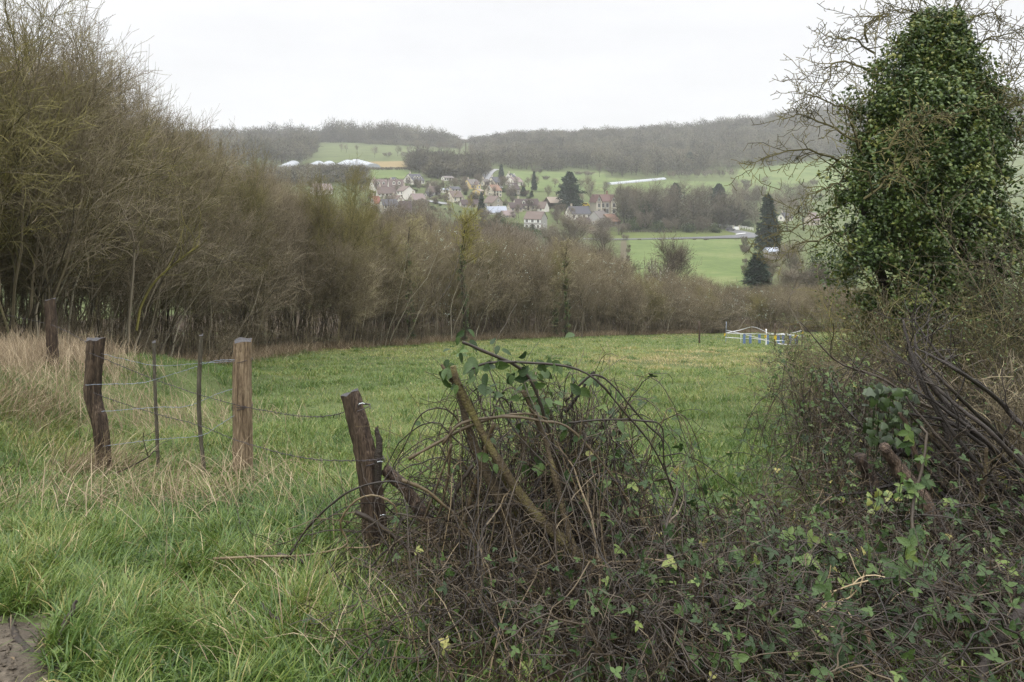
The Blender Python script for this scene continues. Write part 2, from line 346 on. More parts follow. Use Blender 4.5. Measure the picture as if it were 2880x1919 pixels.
def tree_proto(seed, H=10.0, W=8.0, trunk=.30, n1=16, n2=9, n3=7, t0=.28, up=.25, wig=.13, rt=.02, ns=1, tones=(.2, .45, .7), ang=(30, 65)):
    """bare winter tree about H high and W wide for the middle distance"""
    rng = np.random.default_rng(seed)
    S, RS = stems(rng, ns, H * .9, .15 * ns, 9, trunk, .05, .12 if ns == 1 else .5, .12)
    a = MB(); a.tubes(S, RS, 5, tones[0]); b = MB()
    B1, R1 = branches(rng, S, RS, n1, t0, 1, ang, W * .55, .3, 6, up, wig, .55, rt, .3, lambda t: np.clip(1.05 - .75 * (t - t0) / (1 - t0), .2, 1))
    b.tubes(B1, R1, 3, tones[0] + .15)
    B2, R2 = branches(rng, B1, R1, n2, .2, 1, (25, 65), W * .26, .4, 5, up * .7, wig, .6, rt * .8, .5)
    b.tubes(B2, R2, 3, tones[1])
    B3, R3 = branches(rng, B2, R2, n3, .15, 1, (25, 70), W * .13, .4, 3, up * .5, wig, .7, rt * .7, .6)
    b.tubes(B3, R3, 3, tones[2] + .15 * rng.random(len(B3)))
    return a, b

def sliver_crown(rng, n, H, W, base=.3, wdt=.12, ln=1.4, up=1.0, tone=(.2, .8)):
    """far bare crown: thin tapering sprays through the crown's volume"""
    u = nrm(rng.normal(size=(n, 3))) * (rng.random((n, 1)) ** .42)
    c = np.stack([u[:, 0] * W / 2, u[:, 1] * W / 2, H * (base + (1 - base) * (.5 + .5 * u[:, 2]))], 1)
    d = nrm(np.stack([u[:, 0] * .8, u[:, 1] * .8, np.full(n, .55 * up)], 1) + .35 * rng.normal(size=(n, 3)))
    s = nrm(np.cross(d, nrm(rng.normal(size=(n, 3))))); L = ln * (.6 + .8 * rng.random((n, 1))); wd = wdt * (.6 + .8 * rng.random((n, 1)))
    v = np.stack([c - s * wd, c + s * wd, c + d * L], 1).reshape(-1, 3)
    return v, np.arange(3 * n).reshape(n, 3), np.repeat(tone[0] + (tone[1] - tone[0]) * rng.random(n), 3)

def clumps(rng, cen, rad, n, size, tmpl, tone=(.2, .8), out=.6, flat_=.0, ctone=.25):
    """leaf templates scattered in clumps; tmpl = (verts, tris) with the leaf along +Y, face +Z"""
    cen = np.asarray(cen, float); k = len(cen); N = k * n
    u = nrm(rng.normal(size=(k, n, 3))) * (rng.random((k, n, 1)) ** .4)
    pos = (cen[:, None] + u * np.asarray(rad).reshape(-1, 1, 1)).reshape(-1, 3)
    nor = nrm(out * u.reshape(-1, 3) + np.array([0, 0, .45]) + .55 * rng.normal(size=(N, 3)))
    ct = np.repeat(rng.normal(size=k) * ctone, n)
    tn = np.clip(tone[0] + (tone[1] - tone[0]) * rng.random(N) + ct, 0, 1)
    return scatter(rng, pos, nor, size * (.65 + .7 * rng.random(N)), tmpl, tn)
def scatter(rng, pos, nor, size, tmpl, tn, ydir=None):
    tv, tf = tmpl; N = len(pos)
    if ydir is None: ydir = rng.normal(size=(N, 3)) + np.array([0, 0, -.35])
    x = nrm(np.cross(ydir, nor)); y = np.cross(nor, x)
    v = pos[:, None, :] + size[:, None, None] * (tv[None, :, 0:1] * x[:, None] + tv[None, :, 1:2] * y[:, None] + tv[None, :, 2:3] * nor[:, None])
    f = (tf[None] + (np.arange(N) * len(tv))[:, None, None]).reshape(-1, 3)
    return v.reshape(-1, 3), f, np.repeat(tn, len(tv))
def fan(n): return np.array([[0, i, i + 1] for i in range(1, n)])
# leaf templates: centre vertex then the outline
def leaf_t(outline, mid=(0, .45, .07)):
    v = np.array([mid] + [(x, y, z) for x, y, z in outline]); n = len(outline)
    return v, np.array([[0, 1 + i, 1 + (i + 1) % n] for i in range(n)])
IVY = leaf_t([(0,0,0),(.28,-.10,-.06),(.50,.18,-.10),(.30,.42,-.02),(.24,.72,-.06),(0,1,-.12),(-.24,.72,-.06),(-.30,.42,-.02),(-.50,.18,-.10),(-.28,-.10,-.06)])
OVAL = leaf_t([(0,0,0),(.24,.12,.03),(.31,.38,.05),(.26,.66,.02),(.13,.86,-.05),(0,1.05,-.14),(-.13,.86,-.05),(-.26,.66,.02),(-.31,.38,.05),(-.24,.12,.03)], (0, .45, -.03))
TINY = leaf_t([(0,0,0),(.30,.45,.05),(0,1,-.08),(-.30,.45,.05)], (0, .45, -.02))
def trifoliate():
    vs = []; fs = []; n = 0
    for a, s, oy in ((0, 1.0, .42), (R_(78), .85, .20), (-R_(78), .85, .20)):
        v = OVAL[0] * np.array([s, s, s]); ca, sa = math.cos(a), math.sin(a)
        v = v @ np.array([[ca, sa, 0], [-sa, ca, 0], [0, 0, 1]]) + np.array([0, oy, 0])
        vs.append(v); fs.append(OVAL[1] + n); n += len(v)
    pet = np.array([(-.012, -.35, 0), (.012, -.35, 0), (.012, .4, 0), (-.012, .4, 0)]); vs.append(pet); fs.append(np.array([[0, 1, 2], [0, 2, 3]]) + n)
    return np.concatenate(vs), np.concatenate(fs)
TRI = trifoliate()
CARD = (np.array([(0, 0, 0), (.22, .4, .1), (0, 1, -.05), (-.22, .4, .1)]), np.array([[0, 1, 2], [0, 2, 3]]))
NEEDLE = (np.array([(-.08, 0, 0), (.08, 0, 0), (.0, 1, -.1)]), np.array([[0, 1, 2]]))

def conifer_proto(seed, H=10., W=5., layers=22, per=11, twig=26, droop=-.25, cedar=False):
    rng = np.random.default_rng(seed); tr = MB(); fo = MB()
    z = np.linspace(-.3, H, 8); tr.tubes(np.stack([0 * z, 0 * z, z], 1)[None], np.linspace(H * .022, H * .003, 8)[None], 6, .3)
    P = []
    for i in range(layers):
        t = (i + .5) / layers; zz = H * (.06 + .92 * t)
        rr = W / 2 * ((1 - t) ** .85) * (.9 + .2 * rng.random()) if not cedar else W / 2 * (1 - t ** 1.6) ** .8 * (.55 + .6 * rng.random())
        for k in range(per):
            a = rng.random() * 6.283; L = max(rr * (.75 + .4 * rng.random()), .15); q = np.linspace(0, 1, 5)
            P.append(np.stack([np.cos(a) * q * L, np.sin(a) * q * L, zz + droop * L * q + (.25 * L * q ** 2 if not cedar else .1 * L * q)], 1))
    P = np.array(P); tr.tubes(P, np.full(P.shape[:2], H * .004), 3, .3)
    N = len(P); u = rng.random((N, twig)) ** .7 * 4; i = np.minimum(u.astype(int), 3); f = (u - i)[..., None]; r = np.arange(N)[:, None]
    pos = (P[r, i] * (1 - f) + P[r, i + 1] * f).reshape(-1, 3) + rng.normal(size=(N * twig, 3)) * H * .012
    d = np.repeat(nrm(P[:, -1] - P[:, 0]), twig, 0) + .7 * rng.normal(size=(N * twig, 3)) + np.array([0, 0, -.15])
    nor = nrm(rng.normal(size=pos.shape) * .6 + np.array([0, 0, 1]))
    fo.add(*(lambda v, f_, t: (v, None, f_, t))(*scatter(rng, pos, nor, H * .075 * (.6 + .8 * rng.random(len(pos))), (CARD[0] * np.array([1.0, 1, 1]), CARD[1]), np.clip(np.repeat(rng.random(N), twig) * .5 + .5 * rng.random(len(pos)), 0, 1), d)))
    return tr, fo
def bush_proto(seed, H=2., W=3., n=26, per=90, size=.16, lump=.55):
    """evergreen bush: leaf cards in clumps on an uneven dome"""
    rng = np.random.default_rng(seed); u = nrm(rng.normal(size=(n, 3))); u[:, 2] = np.abs(u[:, 2])
    c = u * np.array([W / 2, W / 2, H]) * (.35 + .5 * rng.random((n, 1))); b = MB()
    v, f, t = clumps(rng, c, np.full(n, lump * H * .45), per, size, CARD, (.2, .7)); b.add(v, None, f, t)
    S, RS = stems(rng, 6, H * .7, W * .12, 5, H * .02, .1, .8); b.tubes(S, RS, 3, .0)
    return b
# ------------------------------------------------------------------ terrain and its sheets
Y = np.unique(np.concatenate([np.linspace(-14, 0, 22), np.linspace(0, 14, 100), np.linspace(14, 70, 110), np.linspace(70, 330, 150), np.linspace(330, 1000, 200), np.linspace(1000, 1400, 30)]))
T_ = np.linspace(-1.7, 1.7, 281)
yy, tt = np.meshgrid(Y, T_, indexing='ij')
xx = tt * (np.abs(yy) * .95 + 9)
zz = ground(xx, yy)
idx = np.arange(xx.size).reshape(xx.shape)
q = np.stack([idx[:-1, :-1], idx[:-1, 1:], idx[1:, 1:], idx[1:, :-1]], -1).reshape(-1, 4)
b = MB(); b.add(np.stack([xx, yy, zz], -1).reshape(-1, 3), q, None, np.clip(.5 + .4 * (vnoise(xx, yy, 7) - .5) + .3 * (vnoise(xx, yy, 1.7) - .5), 0, 1).ravel())
tag(b.build('terrain', M['terrain']), kind='structure')

def sheet(name, corners, m, nu=30, nv=12, lift=.12, dmin=100):
    """ground sheet given by four photo corners (tl, tr, br, bl) dropped on the terrain"""
    c = [hit(px, py, dmin)[:2] for px, py in corners]; bmx = MB()
    u = np.linspace(0, 1, nu)[None, :, None]; v = np.linspace(0, 1, nv)[:, None, None]
    g = (c[0] * (1 - u) + c[1] * u) * (1 - v) + (c[3] * (1 - u) + c[2] * u) * v
    z = ground(g[..., 0], g[..., 1]) + lift
    i = np.arange(nu * nv).reshape(nv, nu)
    qq = np.stack([i[:-1, :-1], i[1:, :-1], i[1:, 1:], i[:-1, 1:]], -1).reshape(-1, 4)
    bmx.add(np.concatenate([g, z[..., None]], -1).reshape(-1, 3), qq, None, .5)
    return tag(bmx.build(name, m), kind='structure')
def ribbon(name, pts, wdt, m, lift=.2, n=60, dmin=100):
    p = spline([hit(px, py, dmin)[:2] for px, py in pts], n); d = np.gradient(p, axis=0); d /= np.linalg.norm(d, axis=1, keepdims=True)
    nr = np.stack([-d[:, 1], d[:, 0]], 1); wd = np.interp(np.linspace(0, 1, n), np.linspace(0, 1, len(np.atleast_1d(wdt))), np.atleast_1d(wdt))[:, None]
    L = p + nr * wd / 2; Rr = p - nr * wd / 2; bmx = MB()
    v = np.concatenate([np.c_[L, ground(L[:, 0], L[:, 1]) + lift], np.c_[Rr, ground(Rr[:, 0], Rr[:, 1]) + lift]])
    i = np.arange(n - 1); bmx.add(v, np.stack([i + n, i + n + 1, i + 1, i], 1), None, .5)
    return tag(bmx.build(name, m), kind='structure')
mb = M['meadow']
sheet('valley_field', [(1768,675),(2096,674),(2086,860),(1772,860)], mb, 40, 40, .15)
sheet('tilled_strip', [(1746,679),(1762,678),(1764,800),(1742,800)], M['tilled'], 12, 30, .22)
sheet('hill_field', [(1040,480),(1180,478),(1170,505),(1030,505)], mb, 30, 14, .3)
sheet('stubble_field', [(1010,457),(1150,454),(1165,472),(985,474)], M['tan_field'], 30, 14, .3)
sheet('hill_field', [(2080,478),(2420,440),(2420,530),(2040,552)], mb, 40, 24, .3)
sheet('hill_field', [(1430,483),(1700,489),(1715,540),(1440,540)], mb, 40, 24, .3)
sheet('hill_field', [(1705,502),(2060,512),(2040,548),(1720,545)], mb, 40, 24, .3)
sheet('verge', [(1640,650),(2090,648),(2120,664),(1640,671)], M['verge'], 40, 10, .1)
sheet('road', [(1640,672.5),(2010,667),(2020,672.5),(1640,675)], M['asphalt'], 60, 5, .3)
sheet('road', [(2008,667),(2180,655.5),(2180,670),(2018,672.5)], M['asphalt'], 30, 8, .32)
sheet('road', [(2035,649.5),(2085,650),(2130,659),(2085,661)], M['asphalt'], 20, 8, .26)
sheet('road_marking', [(2068,661.2),(2096,658.0),(2098,659.0),(2070,662.2)], M['white_paint'], 10, 3, .4)
ribbon('village_road', [(1404,530),(1378,505),(1371,492),(1383,481),(1398,478)], [5, 6, 7, 7, 6], M['pale_road'], .5)
ribbon('village_lane', [(1194,566),(1215,569),(1236,573),(1262,577)], [3.5, 4], M['pale_road'], .5)

# ------------------------------------------------------------------ far woods: one mass each
rngw = np.random.default_rng(77)
def wood(name, n, edge, pxr, dr, H, W, label, npro=6, nsl=120, taper=lambda px: 1.0):
    """trees spread over the ground inside px range / depth range and above the photo line `edge`"""
    pro = []
    for k in range(npro):
        r = np.random.default_rng(900 + k); m_ = MB()
        v, f, t = sliver_crown(r, nsl, 1.0, .55, .06, .011, .17); m_.add(v, None, f, t)
        z = np.linspace(-.05, .8, 4); m_.tubes(np.stack([.02 * np.sin(3 * z), 0 * z, z], 1)[None], np.linspace(.014, .005, 4)[None], 3, .25); pro.append(m_.arrays())
    d = np.sqrt(dr[0] ** 2 + (dr[1] ** 2 - dr[0] ** 2) * rngw.random(n)); px = pxr[0] + (pxr[1] - pxr[0]) * rngw.random(n)
    x = (px - CX) / F * d; z = ground(x, d); py = YH - z / d * F
    ok = (py < np.interp(px, *zip(*edge))) & ~((px > 1585) & (px < 1705) & (abs(py - 405) < 5))
    x, d, z, px = x[ok], d[ok], z[ok], px[ok]; bmx = MB()
    kk = rngw.integers(0, npro, len(x)); hh = H * (.5 + .6 * rngw.random(len(x))) * (.55 + .8 * vnoise(x, d, 24)) * taper(px) ; ww = W * (.7 + .6 * rngw.random(len(x))); an = rngw.random(len(x)) * 6.283
    tb = np.clip(.5 + .8 * (vnoise(x, d, 30) - .5) + .38 * rngw.normal(size=len(x)), 0, 1)
    for k in range(npro):
        v, q_, t_, tn = pro[k]; s = np.nonzero(kk == k)[0]; N = len(s)
        if not N: continue
        ca, sa = np.cos(an[s])[:, None], np.sin(an[s])[:, None]; sw = (ww[s] / .55)[:, None]
        V = np.stack([(v[:, 0] * ca - v[:, 1] * sa) * sw + x[s][:, None], (v[:, 0] * sa + v[:, 1] * ca) * sw + d[s][:, None], v[:, 2] * hh[s][:, None] + z[s][:, None]], -1).reshape(-1, 3)
        o = (np.arange(N) * len(v))[:, None, None]
        bmx.add(V, (q_[None] + o).reshape(-1, 4), (t_[None] + o).reshape(-1, 3), np.clip((tn[None] - .5) * .5 + tb[s][:, None], 0, 1).ravel())
    return tag(bmx.build(name, M['far_wood'], smooth=False), label, 'wood', kind='stuff')
ER = [(1300,440),(1345,452),(1422,476),(1571,484),(1590,478),(1703,480),(1711,499),(1870,497),(1960,489),(2072,477),(2157,467),(2306,450),(2900,400)]
wood('hillside_wood', 7200, ER, (1325, 3050), (500, 960), 16, 10.5, 'bare grey wood covering the long hillside behind the meadows', taper=lambda p: np.interp(p, [1325, 1360, 1450, 1800, 2020], [.5, .6, .8, .8, 1.05]))
wood('hilltop_wood', 2000, [(300,470),(850,462),(880,440),(890,412),(900,300)], (300, 900), (470, 900), 18, 10.5, 'bare wood running down the slope above the white polytunnels')
wood('hilltop_wood', 800, [(560,402),(980,402),(1120,412),(1310,425)], (700, 1300), (800, 880), 23, 10, 'belt of tall bare trees crowning the green hilltop', taper=lambda p: np.interp(p, [690, 740, 800, 1160, 1240, 1300], [.7, .95, 1.05, .95, .75, .3]))
wood('hilltop_undergrowth', 1400, [(560,404),(980,402),(1120,414),(1310,430)], (640, 1290), (780, 890), 6, 9, 'low bare undergrowth beneath the belt of tall hilltop trees', taper=lambda p: np.interp(p, [1200, 1290], [1, .5]))
wood('far_ridge_wood', 1100, [(1200,420),(1900,420)], (1285, 1850), (930, 1150), 13, 9, 'distant pale grey wood on the ridge between two hills', taper=lambda p: np.interp(p, [1285, 1330, 1420], [.35, .5, 1.0]))
# ------------------------------------------------------------------ houses
def prism(b, L, W, z0, H, Rr, ov=.0, tone=.5):
    """house walls with both gables"""
    x, y = L / 2, W / 2
    v = [(-x,-y,z0),(x,-y,z0),(x,y,z0),(-x,y,z0),(-x,-y,H),(x,-y,H),(x,y,H),(-x,y,H),(-x,0,H+Rr),(x,0,H+Rr)]
    b.add(v, [[0,1,5,4],[2,3,7,6],[0,3,2,1]], None, tone); b.add(v, [[3,0,4,7],[1,2,6,5]], [[4,8,7],[6,9,5]], tone); return b
def roof_mb(L, W, H, Rr, ov=.35, th=.18, hip=0.0):
    b = MB(); x = L / 2 + ov * .6; y = W / 2 + ov; e = H - ov * Rr / (W / 2); hx = x - hip
    for s in (-1, 1):
        lo = [(-x, s*y, e), (x, s*y, e), (hx, 0, H + Rr + .02), (-hx, 0, H + Rr + .02)]
        v = lo + [(a, b_, c + th) for a, b_, c in lo]
        b.add(v, [[0,1,2,3],[7,6,5,4],[0,4,5,1],[1,5,6,2],[2,6,7,3],[3,7,4,0]] if s < 0 else [[3,2,1,0],[4,5,6,7],[1,5,4,0],[2,6,5,1],[3,7,6,2],[0,4,7,3]])
    if hip:
        for s in (-1, 1): b.add([(s*x, -y, e+.1), (s*x, y, e+.1), (s*hx, 0, H+Rr+.2)], None, [[0,1,2]])
    return b
def win(parent, c, face, w=1.0, h=1.35, shutters=False, frame='trim'):
    """window with frame; face 'f' = -Y side, 'l' = -X gable, 'r' = +X gable"""
    rz = {'f': 0, 'l': -math.pi/2, 'r': math.pi/2}[face]; n = {'f': (0,-1), 'l': (-1,0), 'r': (1,0)}[face]
    wd = MB().box((c[0]+n[0]*.02, c[1]+n[1]*.02, c[2]), (w, .10, h), rz).build('window', M['pane'], parent, False)
    fr = MB(); t = (math.cos(rz), math.sin(rz))
    for s in (-1, 1): fr.box((c[0]+n[0]*.05+s*t[0]*(w/2+.07), c[1]+n[1]*.05+s*t[1]*(w/2+.07), c[2]), (.14, .12, h+.28), rz)
    fr.box((c[0]+n[0]*.05, c[1]+n[1]*.05, c[2]+h/2+.07), (w, .12, .14), rz); fr.box((c[0]+n[0]*.05, c[1]+n[1]*.05, c[2]-h/2-.07), (w, .16, .14), rz); fr.box((c[0]+n[0]*.06, c[1]+n[1]*.06, c[2]), (.07, .1, h), rz)
    fr.build('frame', M[frame], wd, False)
    if shutters:
        for s in (-1, 1): MB().box((c[0]+n[0]*.07+s*t[0]*(w/2+.42), c[1]+n[1]*.07+s*t[1]*(w/2+.42), c[2]), (.6, .07, h+.1), rz).build('shutter', M['white_paint'], parent, False)
def house(x0, x1, x2, yb, ye, yr, wall, roof, label, yaw=42, flip=False, fw=(3,1), gw=(1,2), dorm=0, chim=1, hip=0., door=True, shut=False, depth_up=0, name='house', group=None, cat='house', d=None, gwall=None, winw=1.0):
    """x0..x1 = gable, x1..x2 = eave side in photo pixels (flip: eave first, gable right); yb base, ye eave, yr ridge"""
    p = hit((x0 + x2) / 2, yb) if d is None else at((x0 + x2) / 2, yb, d)
    s = p[1] / F; th = R_(yaw)
    W = (x1 - x0 if not flip else x2 - x1) * s / math.sin(th); L = (x2 - x1 if not flip else x1 - x0) * s / math.cos(th)
    H = (yb - ye) * s; Rr = max((ye - yr) * s, .5)
    rz = th if not flip else -th
    cx = (x0 + x2) / 2
    ctr = at(cx, yb, p[1]); ctr[1] += .5 * (abs(L * math.sin(th)) + abs(W * math.cos(th))) * .5; ctr[2] = p[2]
    o = empty(name, ctr, rz, label, cat, group)
    prism(MB(), L, W, -3.0, H, Rr).build('wall', M['w_' + wall], o, False)
    rf = roof_mb(L, W, H, Rr, hip=hip).build('roof', M['r_' + roof], o, False)
    for k in range(chim):
        c = MB(); cxp = (-L*.32, L*.3)[k % 2]; c.box((cxp, .3, H+Rr+.35), (.7,.6,1.9)); c.box((cxp, .3, H+Rr+1.35), (.85,.75,.14)); c.build('chimney', M['w_stone' if wall in ('stone','grey') else 'w_beige'], rf, False)
    ns = max(1, fw[1])
    for r in range(fw[1]):
        zc = H * (r + .55) / ns if fw[1] > 1 else min(1.5, H * .55)
        for k in range(fw[0]):
            xk = L * (-.5 + (k + .5) / fw[0])
            if door and r == 0 and k == fw[0] // 2 and fw[0] > 1:
                dr = MB().box((xk, -W/2-.02, min(1.05, H*.45)), (1.0, .12, min(2.1, H*.85))).build('door', M['wooddark'], o, False)
            else: win(o, (xk, -W/2, zc), 'f', winw, min(1.35, H/ns*.55), shut)
    gf = 'l' if not flip else 'r'; gx = -L/2 if gf == 'l' else L/2
    for r in range(gw[1]):
        zc = (1.5, H + Rr*.28, H+Rr*.6)[r] if H < 4 else (1.5, H*.72, H+Rr*.3)[r]
        for k in range(gw[0]): win(o, (gx, (k - (gw[0]-1)/2) * W*.33, zc), gf, .85, 1.15)
    for k in range(dorm):
        xk = L * (-.5 + (k + .5) / dorm) * .7; g = MB(); yk = -W/2*.62; zk = H + Rr*.38
        prism(g, 1.1, 1.4, zk-.9, zk+.75, .5)
        v = np.concatenate(g.v); v = np.c_[-v[:, 1], v[:, 0], v[:, 2]]
        g2 = MB(); g2.v = [v + np.array([xk, yk, 0])]; g2.q = g.q; g2.t = g.t; g2.tone = g.tone; g2.n = g.n
        dm = g2.build('dormer', M['w_white' if wall != 'stone' else 'w_stone'], o, False)
        MB().box((xk, yk-.56, zk+.1), (.8, .06, 1.0)).build('window', M['pane'], dm, False)
        rm = MB(); yk0 = yk - .75; yk1 = yk + 1.3
        for s_ in (-1, 1): rm.add([(xk, yk0, zk+1.38), (xk, yk1, zk+1.38), (xk+s_*.95, yk1, zk+.66), (xk+s_*.95, yk0, zk+.66)], [[0,1,2,3]])
        rm.build('dormer_roof', M['r_' + roof], dm, False)
    return o
G = 'houses of the hillside village'
house(1132,1164,1192,518,508,490,'white','slate','large white house under a steep slate roof with a triple dormer below the green field',48,fw=(4,1),gw=(2,2),dorm=3,group=G)
house(1036,1056,1092,536,524,506,'white','red','long white house with red brown roof and two white dormers',35,dorm=2,fw=(4,1),group=G)
house(1088,1096,1135,537,522,506,'white','red','white house wing with dormers joined right of the long red roof',25,dorm=2,fw=(3,2),gw=(1,1),group=G)
house(1092,1108,1118,514,506,500,'white','slate','small white gable with slate roof peeping over the long red roof',40,flip=True,fw=(2,1),chim=0,group=G)
house(1056,1064,1112,553,543,527,'white','red','low white house with broad red brown roof and a row of dark windows',25,fw=(5,1),gw=(1,1),group=G)
house(1113,1137,1166,561,538,525,'white','brown','tall white house with a bare stone gable facing right',48,True,fw=(2,2),gw=(0,0),group=G)
house(1148,1166,1195,576,561,546,'beige','pink','beige house with faded pink tiled roof above the pale lane',42,fw=(3,1),gw=(1,1),group=G)
house(1196,1215,1238,550,540,525,'grey','brown','grey rendered house with brown roof and a low slate annexe',45,fw=(3,1),gw=(1,1),group=G)
house(1191,1203,1216,558,550,540,'stone','slate','low stone annexe with slate roof in front of the grey house',45,fw=(1,1),gw=(1,1),chim=0,group=G)
h7 = house(1040,1055,1070,590,570,553,'white','brightred','half timbered house with bright red roof behind the lichen twigs',45,fw=(2,2),gw=(2,2),group=G)
house(1064,1080,1118,602,577,562,'stone','slate','tall grey stone house with slate roof and whitewashed gable',33,fw=(3,2),gw=(1,2),group=G)
house(1088,1118,1136,574,564,551,'white','brown','brown roofed house with stone gable tucked behind the slate house',40,True,fw=(2,1),gw=(0,0),group=G)
house(1116,1130,1158,600,588,567,'brownwall','dark','low house with dark maroon roof sunk behind the thicket tops',30,fw=(3,1),gw=(1,1),group=G)
house(1026,1038,1062,626,613,600,'stone','orange','low house with weathered red roof nearest to the thicket',35,fw=(2,1),gw=(1,1),group=G)
house(1302,1324,1350,531,519,505,'yellow_wall','grey','bright yellow house with a brown grey roof and twin gables',45,fw=(3,1),gw=(1,2),dorm=1,group=G)
house(1333,1344,1352,534,519,511,'yellow_wall','brown','small yellow gabled wing attached to the bright yellow house',50,True,fw=(1,1),gw=(1,2),chim=0,group=G)
house(1328,1350,1362,549,538,533,'yellow_wall','tan','low yellow garage and terrace wall below the yellow house',40,fw=(2,1),gw=(1,1),chim=0,group=G)
house(1352,1362,1376,524,512,504,'cream','grey','plain cream house with grey roof left of the twin grey roofs',40,fw=(2,1),gw=(1,1),group=G)
house(1370,1392,1413,524,513,499,'cream','slate','pale house with long slate roof below the winding road',42,fw=(3,1),gw=(2,2),group=G)
house(1422,1436,1453,505,498,487,'white','slate','white bungalow with hipped slate roof, highest beside the road',40,fw=(3,1),gw=(1,1),hip=3.0,group=G)
house(1421,1448,1472,524,512,499,'white','pink','white house with pale pink roof below the hipped bungalow',46,fw=(2,1),gw=(2,1),group=G)
house(1426,1450,1464,548,532,515,'stone','dark','chalet with dark timbered gable behind the garden firs',60,fw=(1,1),gw=(2,3),group=G)
house(1364,1388,1411,554,536,521,'cream','orange','cream two storey house with clean orange tiled roof',44,fw=(3,2),gw=(1,3),group=G)
house(1252,1274,1302,568,554,538,'cream','brown','pale gabled house with brown roof and blossom in front',44,fw=(2,1),gw=(1,2),group=G)
house(1276,1286,1300,566,555,545,'cream','brown','small front gable joined to the pale gabled house',50,True,fw=(1,1),gw=(1,1),chim=0,group=G)
house(1254,1272,1296,539,533,526,'white','slate','low white house with dark slate roof left of the yellow house',40,fw=(3,1),gw=(1,1),group=G)
house(1238,1247,1260,543,534,531,'white','sheet','flat white outbuilding between grey house and dark roofed house',40,fw=(2,1),gw=(1,1),chim=0,group=G)
house(1360,1388,1414,588,570,553,'stone','brown','stone house with brown roof below the orange roofed house',45,True,fw=(2,1),gw=(1,2),group=G)
house(1290,1300,1352,584,575,563,'stone','dark','long low house with maroon roof behind yellow lichen tree',25,fw=(4,1),gw=(1,1),group=G)
house(1366,1374,1426,604,596,582,'white','sheet','farm shed with shiny pale metal roof',25,fw=(3,1),gw=(0,0),chim=0,name='barn',cat='barn')
house(1402,1420,1450,612,606,594,'beige','pink','low shed with salmon pink roof beside the metal roofed shed',35,fw=(2,1),gw=(0,0),chim=0,name='barn',cat='barn')
house(1440,1453,1519,592,578,561,'cream','dark','long cream farmhouse with dark roof, two dormers and pale verges',22,fw=(5,1),gw=(1,1),dorm=2,group=G)
house(1424,1436,1470,596,585,571,'beige','dark','lower dark roofed wing at the left end of the long farmhouse',25,fw=(3,1),gw=(1,1),chim=0,group=G)
house(1511,1531,1545,596,585,569,'white','brown','small barn with brown roof, dark doorway and white gable',40,True,fw=(1,1),gw=(0,0),chim=0,name='barn',cat='barn')
h28 = house(1474,1521,1540,645,616,597,'grey','brown','grey house with white shutters and brown roof above the dark hedge',28,True,fw=(3,2),gw=(1,1),shut=True,group=G)
house(1590,1606,1664,618,601,582,'white','slate','long white house with slate roof in front of the brick villa',24,fw=(4,1),gw=(1,2),group=G)
house(1618,1626,1662,634,628,614,'beige','dark','low dark roofed lean-to in front of the long white house',20,fw=(3,1),gw=(0,0),chim=0,group=G)
house(1655,1684,1716,636,613,595,'grey','grey','grey gabled barn with slate grey roof below the villa',48,fw=(1,1),gw=(1,1),chim=0,name='barn',cat='barn')
house(1682,1716,1748,636,623,604,'brownwall','orange','brick barn with broad orange tiled roof',48,fw=(1,1),gw=(0,0),chim=0,name='barn',cat='barn')
house(1654,1662,1674,656,648,640,'beige','orange','tiny garden shed with orange roof beside the hedge',35,fw=(1,1),gw=(0,0),chim=0,name='shed',cat='shed')
house(868,890,932,548,534,518,'white','pink','white house with pale pink roof seen through lichen twigs',35,fw=(3,1),gw=(1,1),group=G)
house(1944,1955,1980,604,590,572,'white','slate','white house almost hidden behind bare roadside trees',35,fw=(3,2),gw=(1,1),group=G)
house(1240,1250,1275,509,501,496,'white','grey','white cottage half hidden in the bare wood above the village',35,fw=(4,1),gw=(1,1),chim=0,group=G)
house(2190,2202,2235,622,612,600,'white','slate','low white house left of the ivy tree',35,fw=(3,1),gw=(1,1),group=G)
house(2266,2280,2312,634,618,600,'pink' if 'w_pink' in M else 'beige','pink','pinkish house half covered by the ivy tree',35,fw=(2,1),gw=(1,1),group=G)
house(2150,2158,2196,716,706,699,'grey','sheet','white low building behind the tall blue green spruce',25,fw=(3,1),gw=(0,0),chim=0,name='shed',cat='shed',d=200)
